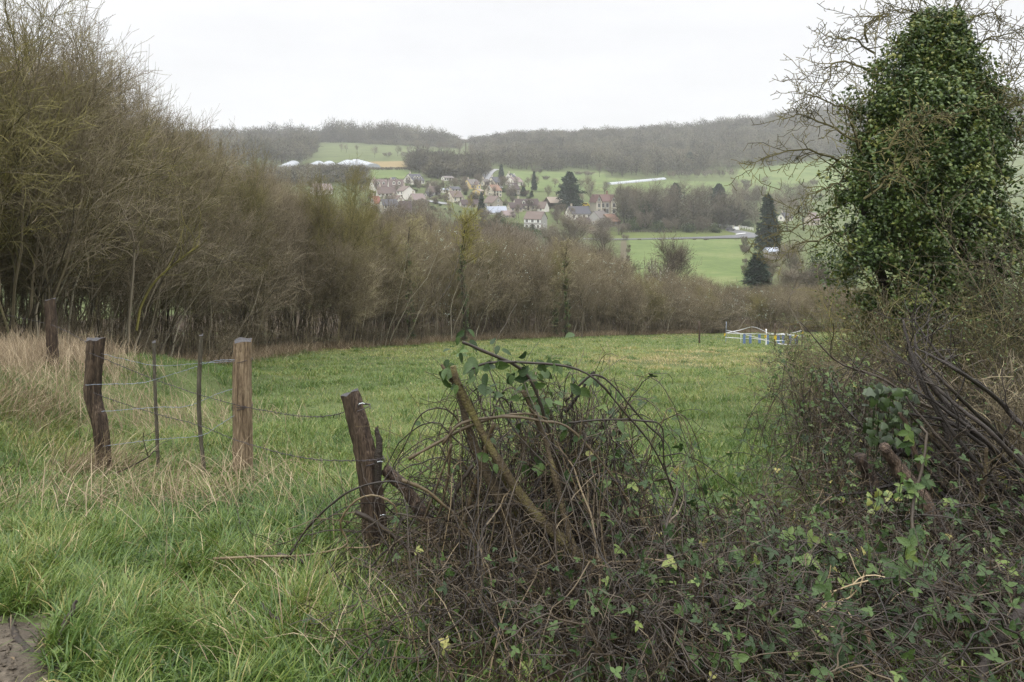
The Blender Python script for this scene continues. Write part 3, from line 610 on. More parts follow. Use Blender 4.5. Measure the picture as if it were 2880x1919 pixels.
# brick villa: centre range between two gabled wings
def villa():
    p = hit(1696, 602); s = p[1] / F; o = empty('villa', at(1696, 602, p[1] + 4), R_(14), 'tall brick and stone villa with red tiled roof and two gabled wings', 'house', G)
    W, H, Rr, D = 50*s/.97, 37*s, 17*s, 8.0
    b = MB(); b.box((0, .6, H/2-1), (W*.60, D, H+2)); b.build('wall', M['w_stone'], o, False)
    for sx in (-1, 1):
        g = MB(); prism(g, D+1.4, W*.29, -2, H, Rr); v = np.concatenate(g.v); v = np.c_[-v[:, 1], v[:, 0], v[:, 2]] + np.array([sx*W*.43, .2, 0])
        g2 = MB(); g2.v = [v]; g2.q = g.q; g2.t = g.t; g2.tone = g.tone; g2.n = g.n; wg = g2.build('wing', M['w_stone'], o, False)
        t = MB(); x = sx*W*.43; hw = W*.29/2+.5; y0, y1 = -D/2-1.2, D/2+1.2
        for q_ in (-1, 1): t.add([(x, y0, H+Rr+.25), (x, y1, H+Rr+.25), (x+q_*hw, y1, H-.5*Rr*.5), (x+q_*hw, y0, H-.5*Rr*.5)], [[0,1,2,3]])
        t.build('wing_roof', M['r_brick'], wg, False)
        tr = MB()
        for e in (-1, 1): tr.box((x+e*W*.13, -D/2-.72, H/2), (.35, .2, H))
        tr.box((x, -D/2-.74, H*.47), (W*.26, .2, .3)); tr.build('quoin', M['w_cream'], wg, False)
        for zc in (H*.22, H*.68, H+Rr*.25): win(o, (x, -D/2-.5, zc), 'f', 1.1 if zc < H else .8, 1.9 if zc < H else 1.3)
    rf = MB(); w2 = W*.33
    for s_ in (-1, 1):
        a = -1 if s_ < 0 else 1
        rf.add([(-w2-1.5, .6+a*(D/2+.4), H-.3), (w2+1.5, .6+a*(D/2+.4), H-.3), (w2+1.5, .6, H+Rr+.3), (-w2-1.5, .6, H+Rr+.3)], [[0,1,2,3]])
    r_ = rf.build('roof', M['r_brick'], o, False)
    c = MB(); c.box((W*.27, 1, H+Rr+.9), (.9,.7,2.2)); c.box((W*.27, 1, H+Rr+2.05), (1.1,.9,.2)); c.build('chimney', M['r_orange'], r_, False)
    for k, x in enumerate((-W*.14, W*.10)):
        win(o, (x, -D/2+.6, H*.68), 'f', 1.2, 2.0)
        if k: win(o, (x, -D/2+.6, H*.24), 'f', 1.2, 2.0)
        else: MB().box((x+.8, -D/2+.55, H*.2), (1.2, .15, 2.6)).build('door', M['wooddark'], o, False)
villa()
# open barn
def open_barn():
    p = hit(1566, 584); s = p[1]/F; o = empty('open_barn', p, R_(20), 'open sided barn with black gable and tan roof next to the cedar', 'barn')
    L, W, H, Rr = 11, 9, 2.6, 2.6
    roof_mb(L, W, H, Rr, .5).build('roof', M['r_tan'], o, False)
    g = MB(); g.add([(-L/2,-W/2,H),(-L/2,W/2,H),(-L/2,0,H+Rr),(-L/2-.2,-W/2,H),(-L/2-.2,W/2,H),(-L/2-.2,0,H+Rr)], None, [[0,1,2],[5,4,3]]); g.build('gable_board', M['wooddark'], o, False)
    for x in (-L/2+.2, 0, L/2-.2):
        for y in (-W/2+.2, W/2-.2): MB().box((x, y, H/2-.6), (.25, .25, H+1.2)).build('post', M['wooddark'], o, False)
    MB().box((1, W/2-.5, H/2-.5), (L-2.5, .3, H+.6)).build('back_wall', M['wooddark'], o, False)
open_barn()
# polytunnels
def tunnel(a, b_, wd, label):
    p, q_ = hit(*a), hit(*b_); d = q_ - p; L = np.linalg.norm(d[:2]); o = empty('polytunnel', (p + q_) / 2, math.atan2(d[1], d[0]), label, 'polytunnel', 'polytunnels on the hillside')
    t = np.linspace(0, np.pi, 11); b = MB(); n = 9; sl = d[2] / L
    X = np.linspace(-L/2, L/2, n); v = np.array([[(x, -wd/2*math.cos(a_), wd*.33*math.sin(a_)+x*sl-.2) for a_ in t] for x in X]).reshape(-1, 3)
    i = np.arange(n*11).reshape(n, 11); b.add(v, np.stack([i[:-1,:-1], i[1:,:-1], i[1:,1:], i[:-1,1:]], -1).reshape(-1, 4))
    b.build('cover', M['polytunnel'], o)
    for x, k in ((-L/2, 0), (L/2, n-1)):
        e = MB(); e.add(np.concatenate([v.reshape(n, 11, 3)[k], [[x, 0, x*sl-.2]]]), None, [[11, j, j+1] for j in range(10)]); e.build('end_panel', M['polytunnel'], o, False)
    for x in X[::2]:
        h = MB(); P = np.array([(x, -wd/2*1.01*math.cos(a_), wd*.335*math.sin(a_)+x*sl-.2) for a_ in t]); h.tubes(P[None], np.full((1, 11), .06), 4); h.build('hoop', M['wire'], o)
tunnel((793,477),(826,462),9,'white polytunnel lying furthest left of the row')
tunnel((878,472),(896,463),9,'white polytunnel half hidden by lichen twigs')
tunnel((906,474),(926,463),9,'low white polytunnel left of the pair of domes')
tunnel((951,475),(978,461),10,'rounded white polytunnel left of the longest dome')
tunnel((1050,474),(1002,460),11,'long white polytunnel nearest to the stubble field')
tunnel((1711,520),(1866,505),5,'very long low white polytunnel across the upper meadow')

# post and rail fence along the lane
def rail_fence(pts, name, label, n, h=1.25, m='white_paint', grp=None):
    P = np.array([hit(*p) for p in pts]); c = spline(P[:, :2], n); o = empty(name, (c[0][0], c[0][1], float(ground(*c[0]))), 0, label, 'fence', grp); off = np.array(o.location)
    z = ground(c[:, 0], c[:, 1]); b = np.c_[c, z] - off
    for k in range(n): MB().box(b[k] + (0, 0, h/2-.2), (.18, .18, h+.4)).build('post', M[m], o, False)
    for hh in (h*.92, h*.5):
        r = MB(); r.tubes((b + (0, -.12, hh))[None], np.full((1, n), .085), 4); r.build('rail', M[m], o, False)
rail_fence([(1782,622),(1830,625),(1880,629),(1940,634),(2000,637),(2060,642)], 'rail_fence', 'white post and rail fence behind the roadside trees', 26)
rail_fence([(2083,643),(2100,646),(2118,649)], 'rail_fence', 'short white rail fence right of the white gate board', 6)
rail_fence([(1770,655),(1820,655),(1900,656)], 'wire_fence', 'thin grey fence along the bank of the valley road', 16, 1.0, 'wood_grey')
def gateboard():
    p = hit(2071, 648); s = p[1]/F; o = empty('gate_board', p, R_(8), 'white solid gate panel between two posts beside the road', 'gate')
    MB().box((0, 0, 5.5*s), (15*s, .12, 9*s)).build('panel', M['white_paint'], o, False)
    for e in (-1, 1):
        b = MB(); b.box((e*8.3*s, 0, 6*s), (.35, .35, 13*s)); b.box((e*8.3*s, 0, 12.8*s), (.48, .48, .15)); b.build('post', M['w_cream'], o, False)
gateboard()
def vehicle(px, py, L, H, body, label, rz, van=False):
    p = hit(px, py); p[2] += .1; o = empty('van' if van else 'car', p, rz, label, 'van' if van else 'car')
    W = 1.8; prof = [(-L/2,.35),(L/2,.35),(L/2,.95),(L*.38,1.0),(L*.24,H),(-L*.48,H),(-L/2,1.0)] if van else [(-L/2,.35),(L/2,.35),(L/2,.8),(L*.2,.92),(L*.06,H),(-L*.33,H),(-L*.47,.95),(-L/2,.9)]
    n = len(prof); b = MB(); v = [(x, -W/2, z) for x, z in prof] + [(x, W/2, z) for x, z in prof]
    b.add(v, [[i, (i+1) % n, n+(i+1) % n, n+i] for i in range(n)], [[0, i+1, i] for i in range(1, n-1)] + [[n, n+i, n+i+1] for i in range(1, n-1)]); b.build('body', body, o, False)
    MB().box((-L*.05, 0, (H+.95)/2), (L*.42, W+.03, (H-.95)*.7)).build('side_window', M['pane'], o, False)
    for x in (-L*.3, L*.3):
        for y in (-W/2, W/2):
            wb = MB(); wb.tubes(np.array([[(x, y-.11, .34), (x, y+.11, .34)]]), np.full((1, 2), .34), 12, cap=True); wl = wb.build('wheel', M['tyre'], o)
vehicle(1931, 642, 4.8, 2.1, M['white_paint'], 'white van parked behind the roadside trees', R_(10), True)
vehicle(2054, 649.5, 4.1, 1.45, M['asphalt'], 'grey car parked in front of the white gate panel', R_(-5))
vehicle(1648, 582, 3.6, 1.9, M['yellow'], 'small yellow vehicle parked left of the brick villa', R_(0), True)
vehicle(2166, 706, 4.2, 1.5, flat('blue_paint', (.10,.17,.42), .4, .5, .05), 'blue car glimpsed below the tall spruce', R_(20))

# ------------------------------------------------------------------ trees of the valley and village
rv = np.random.default_rng(31)
PRO = {}
def proto_obj(key, parts):
    """parts: [(name, MB, material)]; kept as mesh data, linked as things by plant()"""
    PRO[key] = [(n, b.mesh(n, m, False)) for n, b, m in parts]
for k in range(5):
    a, b = tree_proto(40 + k, 10, 8, .22, 15, 8, 7, rt=.022); proto_obj('bare%d' % k, [('trunk', a, M['grey_twig']), ('crown', b, M['grey_twig'])])
for k in range(2):
    a, b = tree_proto(60 + k, 10, 8, .15, 12, 9, 8, t0=.05, ns=4, rt=.022); proto_obj('multi%d' % k, [('trunk', a, M['grey_twig']), ('crown', b, M['grey_twig'])])
a, b = tree_proto(70, 10, 2.6, .2, 30, 6, 6, t0=.1, up=1.1, rt=.022, ang=(12, 30)); proto_obj('poplar', [('trunk', a, M['grey_twig']), ('crown', b, M['grey_twig'])])
for k in range(2):
    a, b = conifer_proto(80 + k, 10, 5.5, 24, 10, 24); proto_obj('spruce%d' % k, [('trunk', a, M['grey_twig']), ('crown', b, M['conifer'])])
a, b = conifer_proto(84, 10, 8.5, 26, 9, 34, -.12, True); proto_obj('cedar', [('trunk', a, M['grey_twig']), ('crown', b, M['conifer'])])
for k in range(3): proto_obj('bush%d' % k, [('bush', bush_proto(90 + k, 2, 3), M['evergreen'])])
for k in range(2):
    a, b = thicket_proto(94 + k, 3.0, 12, .5, .8, 6, 6, 5, rt=.012)[:2]; proto_obj('scrub%d' % k, [('stem', a, M['grey_twig']), ('twigs', b, M['grey_twig'])])
def blossom_proto():
    st, tm, (S, RS) = thicket_proto(97, 3.5, 10, .5, .7, 7, 6, 3, rt=.012); rng = np.random.default_rng(8); P = tm.v[1][::5]
    P = P[rng.random(len(P)) < .35]; f = MB(); f.add(*(lambda v, f_, t: (v, None, f_, t))(*scatter(rng, P, nrm(rng.normal(size=P.shape)), .07 + .07 * rng.random(len(P)), TINY, rng.random(len(P)))))
    proto_obj('blossom', [('stem', st, M['grey_twig']), ('twigs', tm, M['grey_twig']), ('blossom', f, M['blossom'])])
blossom_proto()
HN = {'bare': 10., 'multi': 9.5, 'poplar': 10., 'spruce': 10., 'cedar': 10., 'bush': 2.1, 'scrub': 3.1, 'blossom': 3.6}
WN = {'bare': 8., 'multi': 9., 'poplar': 3., 'spruce': 5.5, 'cedar': 8., 'bush': 3.2, 'scrub': 3.8, 'blossom': 4.}
def plant(key, px, py, h, w, name, label, cat, group=None, d=None):
    """h, w in photo pixels; base at (px, py) on the ground"""
    p = hit(px, py) if d is None else on(px, d); s = p[1] / F; b = key.rstrip('0123456789')
    parts = PRO[key]; rz = rv.random() * 6.28; sc_ = (w * s / WN[b], w * s / WN[b], h * s / HN[b])
    if len(parts) == 1:
        o = bpy.data.objects.new(name, parts[0][1]); C.objects.link(o); o.location = p; o.rotation_euler = (0, 0, rz); tag(o, label, cat, group)
    else:
        o = empty(name, p, rz, label, cat, group)
        for n, me in parts: c = bpy.data.objects.new(n, me); C.objects.link(c); c.parent = o
    o.scale = sc_; return o
plant('cedar', 1602, 590, 105, 84, 'cedar_tree', 'big dark blue green cedar left of the brick villa', 'tree')
plant('cedar', 1900, 590, 74, 60, 'cedar_tree', 'dark flat topped cedar rising behind the roadside trees', 'tree')
plant('cedar', 2022, 600, 82, 66, 'cedar_tree', 'dark spreading cedar standing right of the roadside trees', 'tree')
plant('spruce0', 2160, 694, 164, 74, 'spruce_tree', 'tall blue green spruce at the road junction', 'tree', d=215)
plant('spruce1', 1502, 537, 54, 18, 'spruce_tree', 'slim dark spruce on the meadow above the farmhouse', 'tree')
plant('spruce0', 1354, 606, 62, 24, 'spruce_tree', 'narrow dark spruce standing among the village roofs', 'tree')
plant('spruce1', 1410, 505, 42, 20, 'spruce_tree', 'dark fir beside the bend of the village road', 'tree')
plant('spruce0', 1940, 484, 54, 40, 'spruce_tree', 'dark conifer at the lower edge of the hillside wood', 'tree')
plant('spruce1', 2132, 795, 105, 88, 'spruce_tree', 'broad dark young fir in front of the tall spruce', 'tree', d=130)
for i, (x, y, h, w, l) in enumerate([(1446,552,20,14,'dark garden fir left of the meadow, smallest'), (1472,552,26,22,'dark rounded garden fir beside the chalet'), (1495,555,18,12,'small pointed garden fir at the meadow edge')]):
    plant('spruce%d' % (i % 2), x, y, h, w, 'garden_fir', l, 'tree')
plant('multi0', 1605, 700, 112, 128, 'bare_tree', 'big rounded brown bare tree in front of the slate roofed house', 'tree', d=205)
plant('multi1', 1545, 690, 70, 70, 'bare_tree', 'bushy bare tree right of the grey shuttered house', 'tree', d=220)
plant('multi0', 1700, 690, 60, 90, 'bare_tree', 'low spreading bare tree below the orange roofed barn', 'tree', d=225)
plant('bare0', 1660, 585, 92, 62, 'bare_tree', 'tall pale bare tree between cedar and villa', 'tree')
plant('bare1', 1540, 565, 46, 34, 'bare_tree', 'single bare fruit tree on the meadow above the barn', 'tree')
plant('poplar', 1311, 452, 66, 16, 'poplar_tree', 'slender bare poplar above the village', 'tree')
for i, (x, y, h, w) in enumerate([(1755,636,120,80),(1800,640,128,105),(1848,640,118,80),(1880,645,100,70),(1905,645,118,90),(1950,648,122,100),(1990,648,126,90),(2030,645,96,70),(2078,640,122,70),(2052,610,60,50),(2105,606,74,50),(2130,612,88,56),(2185,640,96,74),(2215,650,100,84),(2262,650,110,90),(1775,600,80,70),(1870,600,82,80),(1930,590,74,80),(1985,590,72,80),(2070,575,66,46),(2095,585,70,46),(2140,590,66,60),(2200,600,78,80),(2260,590,80,90)]):
    plant('bare%d' % (i % 5), x, y, h, w, 'bare_tree', 'bare brown tree in the row along the valley road', 'tree', 'bare trees along the valley road')
for i, (x, y, h, w) in enumerate([(1785,652,44,50),(1815,652,60,64),(1850,652,36,60),(1890,654,40,60),(1935,654,30,60),(1975,655,46,70),(2010,655,30,50),(1760,655,28,40),(2100,640,20,44)]):
    plant(('bush%d' % (i % 3)) if i % 2 == 0 else 'scrub%d' % (i % 2), x, y, h, w, 'roadside_bush', 'dark bush under the bare trees along the valley road', 'bush', 'bushes along the valley road')
plant('bush1', 1812, 640, 100, 62, 'ivy_clad_tree', 'broad dark ivy clad tree among the roadside trees', 'tree')
plant('scrub0', 1758, 676, 16, 24, 'red_shrub', 'small red twigged shrub at the corner of the green field', 'shrub')
for ch in C.objects[-1:]: pass
wood('village_grove', 420, [(1150,492),(1200,484),(1206,505),(1366,503)], (1150, 1367), (420, 545), 12, 9, 'grey bare grove of small trees above the village', 5, 200)
wood('roadside_grove', 190, [(1745,645),(1980,650),(2130,632)], (1745, 2130), (288, 350), 11, 9, 'bare brown grove behind the row of trees along the valley road', 5, 200)
wood('slope_grove', 300, [(640,565),(900,548),(1030,532)], (640, 1030), (372, 440), 6, 8, 'bare grey grove on the slope below the white polytunnels', 5, 200)
for i in range(40):
    x = 1000 + 760 * rv.random(); y = 606 + 60 * rv.random()
    if 1465 < x < 1545 and y > 612 or x > 1590 and y < 640: continue
    plant(('bare%d' % (i % 5)) if i % 3 else 'multi%d' % (i % 2), x, y, 26 + 22 * rv.random(), 28 + 20 * rv.random(), 'bare_tree', 'bare tree on the slope between the thicket and the village', 'tree', 'bare trees below the village')
for i in range(90):
    x = 1010 + 480 * rv.random(); y = 516 + 84 * rv.random()
    k = rv.integers(0, 3); key = ('bare%d' % (i % 5), 'bush%d' % (i % 3), 'scrub%d' % (i % 2))[k]; h = (24, 9, 10)[k] * (.7 + .6 * rv.random())
    plant(key, x, y, h, h * (.8, 1.8, 1.6)[k], ('bare_tree', 'garden_bush', 'garden_shrub')[k], ('bare tree in a village garden', 'dark evergreen bush in a village garden', 'bare shrub in a village garden')[k], ('tree', 'bush', 'shrub')[k], ('garden trees of the village', 'garden bushes of the village', 'garden shrubs of the village')[k])
for i, (x, y, h, w) in enumerate([(838,452,24,34),(1053,444,34,24),(1118,440,26,26),(1150,436,24,22),(1175,434,36,34),(1200,436,34,30),(1235,436,40,36),(1260,438,34,34),(1090,442,14,30),(1130,444,16,34),(1005,430,22,16),(960,428,26,16),(975,430,22,14),(1290,446,46,40),(1330,450,40,44),(1225,402,10,30),(1180,398,10,30),(1110,392,16,30),(1085,386,12,24),(1320,405,14,40)]):
    plant('bare%d' % (i % 5) if h > 15 else 'scrub%d' % (i % 2), x, y, h, w, 'bare_tree' if h > 15 else 'hedge_shrub', 'bare tree in the hedges of the green hill' if h > 15 else 'low shrub in the hedges of the green hill', 'tree' if h > 15 else 'shrub', 'hedgerow trees on the green hill' if h > 15 else 'hedgerow shrubs on the green hill')
for i in range(44):
    x = 1040 + 720 * rv.random(); d_ = 72 + 75 * rv.random() ** 1.3; q_ = on(x, d_); yb_ = YH - q_[2] / d_ * F; yt_ = np.interp(x, [1040, 1250, 1450, 1600, 1760], [608, 622, 655, 690, 735]) + 26 * rv.random()
    plant('multi%d' % (i % 2), x, 0, yb_ - yt_, min(7.5, .8 * (yb_ - yt_) / F * d_) / d_ * F * (.8 + .4 * rv.random()), 'bare_tree', 'bare many stemmed tree in the belt behind the thicket', 'tree', 'bare trees behind the thicket', d=d_)
for i in range(90):
    x = 1020 + 470 * rv.random(); y = 512 + 86 * rv.random(); k_ = i % 3; h_ = (22, 12, 26)[k_] * (.7 + .6 * rv.random())
    plant(('multi%d' % (i % 2), 'bush%d' % (i % 3), 'bare%d' % (i % 5))[k_], x, y, h_, h_ * (1.25, 1.7, .95)[k_], ('bare_tree', 'garden_bush', 'bare_tree')[k_], ('bare tree in a village garden', 'dark evergreen bush in a village garden', 'bare tree in a village garden')[k_], ('tree', 'bush', 'tree')[k_], ('garden trees of the village', 'garden bushes of the village', 'garden trees of the village')[k_])
for i in range(40):
    x, y = ((1425 + 290 * rv.random(), 486 + 70 * rv.random()), (1480 + 270 * rv.random(), 560 + 60 * rv.random()), (1715 + 600 * rv.random(), 520 + 60 * rv.random()))[i % 3]
    plant(('bare%d' % (i % 5)) if i % 2 else 'scrub%d' % (i % 2), x, y, (16 if i % 2 == 0 else 34) * (.7 + .6 * rv.random()), 30 + 14 * rv.random(), 'bare_tree' if i % 2 else 'meadow_shrub', 'bare tree scattered over the meadows behind the village' if i % 2 else 'low shrub scattered over the meadows behind the village', 'tree' if i % 2 else 'shrub', 'scattered meadow trees' if i % 2 else 'scattered meadow shrubs')
for i, x in enumerate(range(985, 1180, 13)): plant('scrub%d' % (i % 2), x, 480 + rv.random(), 11, 20, 'hedge_shrub', 'low brown shrub in the hedge below the stubble field', 'shrub', 'hedge below the stubble field')
for i, x in enumerate(range(1130, 1200, 8)): plant('bush%d' % (i % 3), x, 527 + rv.random(), 8, 14, 'clipped_hedge_bush', 'dark green bush in the garden hedge below the slate roofed white house', 'bush', 'garden hedge below the white house')
for i, x in enumerate([1890, 1912, 1935, 1958, 1985, 2005, 2030, 2056]): plant('blossom' if i % 3 else 'scrub1', x, 502 - i * .5, 22 + 4 * (i % 2), 30, 'blossom_shrub', 'pale blossoming shrub in the hedge on the upper meadow', 'shrub', 'blossoming hedge on the upper meadow')
for i, (x, y, h, w) in enumerate([(1420,650,46,66),(1455,668,50,60),(1490,672,44,66),(1400,630,34,50),(1530,668,30,50),(1385,660,50,60)]): plant('bush%d' % (i % 3), x, y, h, w, 'evergreen_bush', 'dark evergreen bush in front of the grey shuttered house', 'bush', 'evergreen bushes below the farm')
for i, (x, d, h, w) in enumerate([(2112,150,70,60),(2170,140,80,90),(2235,150,100,90),(2290,140,110,100),(2215,110,90,120),(2290,105,110,130),(2360,120,150,150)]): plant('multi%d' % (i % 2) if i % 3 else 'bush%d' % (i % 3), x, 0, h, w, 'valley_bush', 'olive brown bush beyond the thicket below the spruce', 'bush', 'bushes beyond the thicket', d=d)
plant('multi0', 1880, 0, 188, 125, 'round_shrub', 'round brown green shrub rising in front of the green valley field', 'shrub', d=92)
plant('blossom', 1838, 0, 184, 90, 'blackthorn_bush', 'blackthorn in white blossom at the edge of the valley field', 'bush', d=76)
for i in range(26):
    t_ = rv.random(); e_ = i % 3; x, y = ((1768 + 3 * rv.normal(), 680 + 110 * t_), (2094 + 4 * rv.normal(), 680 + 110 * t_), (1770 + 320 * t_, 676 + .6 * rv.random()))[e_]
    plant('scrub%d' % (i % 2), x, y, (9, 16, 4)[e_] * (.7 + .8 * rv.random()), (14, 24, 16)[e_], 'field_edge_shrub', 'bare shrub on the edge of the green valley field', 'shrub', 'shrubs edging the valley field')
for i, (x, y) in enumerate([(1740, 662), (2128, 664), (1960, 660)]):
    p = hit(x, y); b = MB(); z = np.linspace(-.5, 7, 6); b.tubes(np.stack([0*z, 0*z, z], 1)[None], np.linspace(.14, .09, 6)[None], 8, cap=True); b.box((0, 0, 6.6), (1.2, .1, .1))
    tag(b.build('utility_pole', M['wood_grey'], None, loc=p), ('wooden utility pole by the red shrub', 'wooden utility pole by the tall spruce', 'wooden utility pole under the roadside trees')[i], 'pole')
# ------------------------------------------------------------------ the thicket along the field
rt = np.random.default_rng(12)
TH = {}
def tproto(key, seed, m=('twig', 'twig'), **k):
    st, tm, sk = thicket_proto(seed, **k); TH[key] = [('stems', st.mesh('stems', M[m[0]], False)), ('twigs', tm.mesh('twigs', M[m[1]], False))]; return sk
for k in range(4): tproto('dense%d' % k, 200 + k)
for k in range(2): tproto('tall%d' % k, 210 + k, ns=5, lean=.28, n1=17, n2=10, n3=7, spread=.4, r=.036, l1=.34)
for k in range(2): tproto('lichen%d' % k, 220 + k, ('twig', 'lichen_twig'), ns=5, lean=.34, n1=15, n2=10, n3=8, l1=.34, l2=.48, spread=.4, r=.036, rt=.0044, wig=.18)
for k in range(2): tproto('low%d' % k, 230 + k, H=2.6, ns=16, lean=.9, n1=7, n2=5, n3=3, l1=.4, spread=.9, r=.011, rt=.003)
for k in range(3): tproto('poles%d' % k, 240 + k, ('pale_twig', 'twig'), ns=11, spread=1.1, lean=.42, n1=5, n2=5, n3=4, l1=.26, r=.026, wig=.12)
LINE = np.array([(-8.6, 6.5), (-9.6, 10), (-9.9, 14), (-9.8, 20), (-9.6, 25), (-7.3, 31.7), (-3, 41), (4, 48.5), (13.7, 57), (24, 62.5), (36, 66)])
TOPS = [(-100,30),(60,90),(130,120),(240,165),(306,200),(398,262),(478,290),(570,380),(637,440),(765,475),(870,515),(960,565),(1060,600),(1180,622),(1300,632),(1400,665),(1500,680),(1620,690),(1740,720),(1790,765),(1900,765),(2060,790),(2200,800),(2400,800)]
def put_tree(key, x, y, h, w, name, label, cat, group, tilt=0.0):
    z = float(ground(x, y)); o = empty(name, (x, y, z), rt.random() * 6.28, label, cat, group)
    H0 = 2.6 if key.startswith('low') else 6.5
    o.scale = (w, w, h / H0); o.rotation_euler = (tilt * rt.normal(), tilt * rt.normal(), rt.random() * 6.28)
    for n, me in TH[key]: c = bpy.data.objects.new(n, me); C.objects.link(c); c.parent = o
    return o
LP = spline(LINE, 400); seg = np.concatenate([[0], np.cumsum(np.linalg.norm(np.diff(LP, axis=0), axis=1))])
tang = np.gradient(LP, axis=0); tang /= np.linalg.norm(tang, axis=1, keepdims=True); outn = np.stack([-tang[:, 1], tang[:, 0]], 1)   # away from the field
cnt = 0
for row, (off, step, hs) in enumerate([(0.5, 1.75, .82), (1.9, 1.8, .97), (3.7, 1.9, 1.02), (5.8, 2.2, 1.02), (8.4, 2.8, 1.0), (12., 3.6, 1.0), (17., 5.0, .97)]):
    s = .3
    while s < seg[-1]:
        i = min(np.searchsorted(seg, s), 399); p = LP[i] + outn[i] * (off + .8 * rt.normal() * .6) + tang[i] * .3 * rt.normal()
        y = max(p[1], 4); px = CX + F * p[0] / y; zt = -(np.interp(px + 1.2 / y * F, *zip(*TOPS)) - YH) / F * y
        h = (zt - float(ground(p[0], p[1]))) * hs * (.88 + .16 * rt.random())
        h = float(np.clip(h, 2.2, 9.8))
        if y < 8.5 and row == 0: s += step; continue
        if row > 4 and px > 1850: s += step; continue
        key = 'dense%d' % rt.integers(0, 4)
        if rt.random() < .22: key = 'tall%d' % rt.integers(0, 2)
        pl = .28 if px < 420 else .15
        lic = rt.random() < pl
        if lic: key = 'lichen%d' % rt.integers(0, 2)
        wsc = float(np.clip(.80 * (h / 6.5) ** .5 * (.85 + .4 * rt.random()), .5, 1.25))
        put_tree(key, p[0], p[1], h, wsc, 'thicket_tree', 'bare tree with yellow green lichened twigs in the thicket beside the field' if lic else 'bare brown many stemmed tree in the thicket beside the field', 'tree', 'lichened trees of the thicket' if lic else 'bare brown trees of the thicket')
        cnt += 1; s += step * (.8 + .4 * rt.random()) * (1 if y < 45 else 1.25)
s = .8
while s < seg[-1]:
    i = min(np.searchsorted(seg, s), 399); p = LP[i] + outn[i] * (.15 + .35 * rt.normal()); y = max(p[1], 4); px = CX + F * p[0] / y
    h = float(np.clip((-(np.interp(px + 1.2 / y * F, *zip(*TOPS)) - YH) / F * y - float(ground(p[0], p[1]))) * (.55 + .4 * rt.random()), 2.0, 7.0))
    if p[1] > 8: put_tree('poles%d' % rt.integers(0, 3), p[0], p[1], h, .75 + .3 * rt.random(), 'coppice_shrub', 'clump of pale thin poles at the front of the thicket', 'shrub', 'clumps of pale poles along the thicket')
    s += 1.6 * (.6 + .8 * rt.random())
# brown floor of the thicket
uu = np.linspace(-.5, 60, 12); gx = LP[::8, None, :] + outn[::8, None, :] * uu[None, :, None]; gz = ground(gx[..., 0], gx[..., 1]) + .012; ng = gx.shape[0]; ii = np.arange(ng * 12).reshape(ng, 12); fb = MB()
fb.add(np.concatenate([gx, gz[..., None]], -1).reshape(-1, 3), np.stack([ii[:-1, :-1], ii[1:, :-1], ii[1:, 1:], ii[:-1, 1:]], -1).reshape(-1, 4)); tag(fb.build('thicket_floor', M['litter']), kind='structure')
# low brambly fringe at the thicket's foot
s = 1.0
while s < seg[-1]:
    i = min(np.searchsorted(seg, s), 399); p = LP[i] + outn[i] * (-.1 + .35 * rt.normal())
    if p[1] > 8: put_tree('low%d' % rt.integers(0, 2), p[0], p[1], .7 + .8 * rt.random(), .55 + .25 * rt.random(), 'fringe_shrub', 'low tangled brown shrub at the foot of the thicket', 'shrub', 'low shrubs along the foot of the thicket')
    s += 1.5 * (.7 + .6 * rt.random())
# singled-out trees of the thicket
def single(px, d, ytop, key, w, label, name='thicket_tree', cat='tree'):
    p = on(px, d); h = -(ytop - YH) / F * d - p[2]; return put_tree(key, p[0], p[1], h, w, name, label, cat, None)
single(940, 30.5, 478, 'lichen0', .75, 'tall tree with yellow lichened branches reaching in front of the village roofs')
single(1000, 33, 500, 'lichen1', .7, 'slim yellow lichened tree right of the tallest lichened tree')
single(700, 25.5, 420, 'lichen1', .6, 'yellow tipped tree standing where the thicket meets the hill wood')
single(590, 23, 395, 'lichen0', .6, 'lichened tree on the skyline at the left shoulder of the thicket')
single(0, 11.5, -20, 'lichen0', .8, 'tall spreading lichened tree at the far left of the thicket')
single(-160, 11.0, -140, 'tall0', 1.0, 'tallest bare tree leaning in from beyond the left end of the thicket')
single(120, 13.5, 90, 'lichen1', .75, 'tall lichened tree beside the leftmost tree, its twigs against the sky')
single(60, 12.0, 30, 'tall1', .8, 'tall dark twigged tree among the lichened trees on the left')
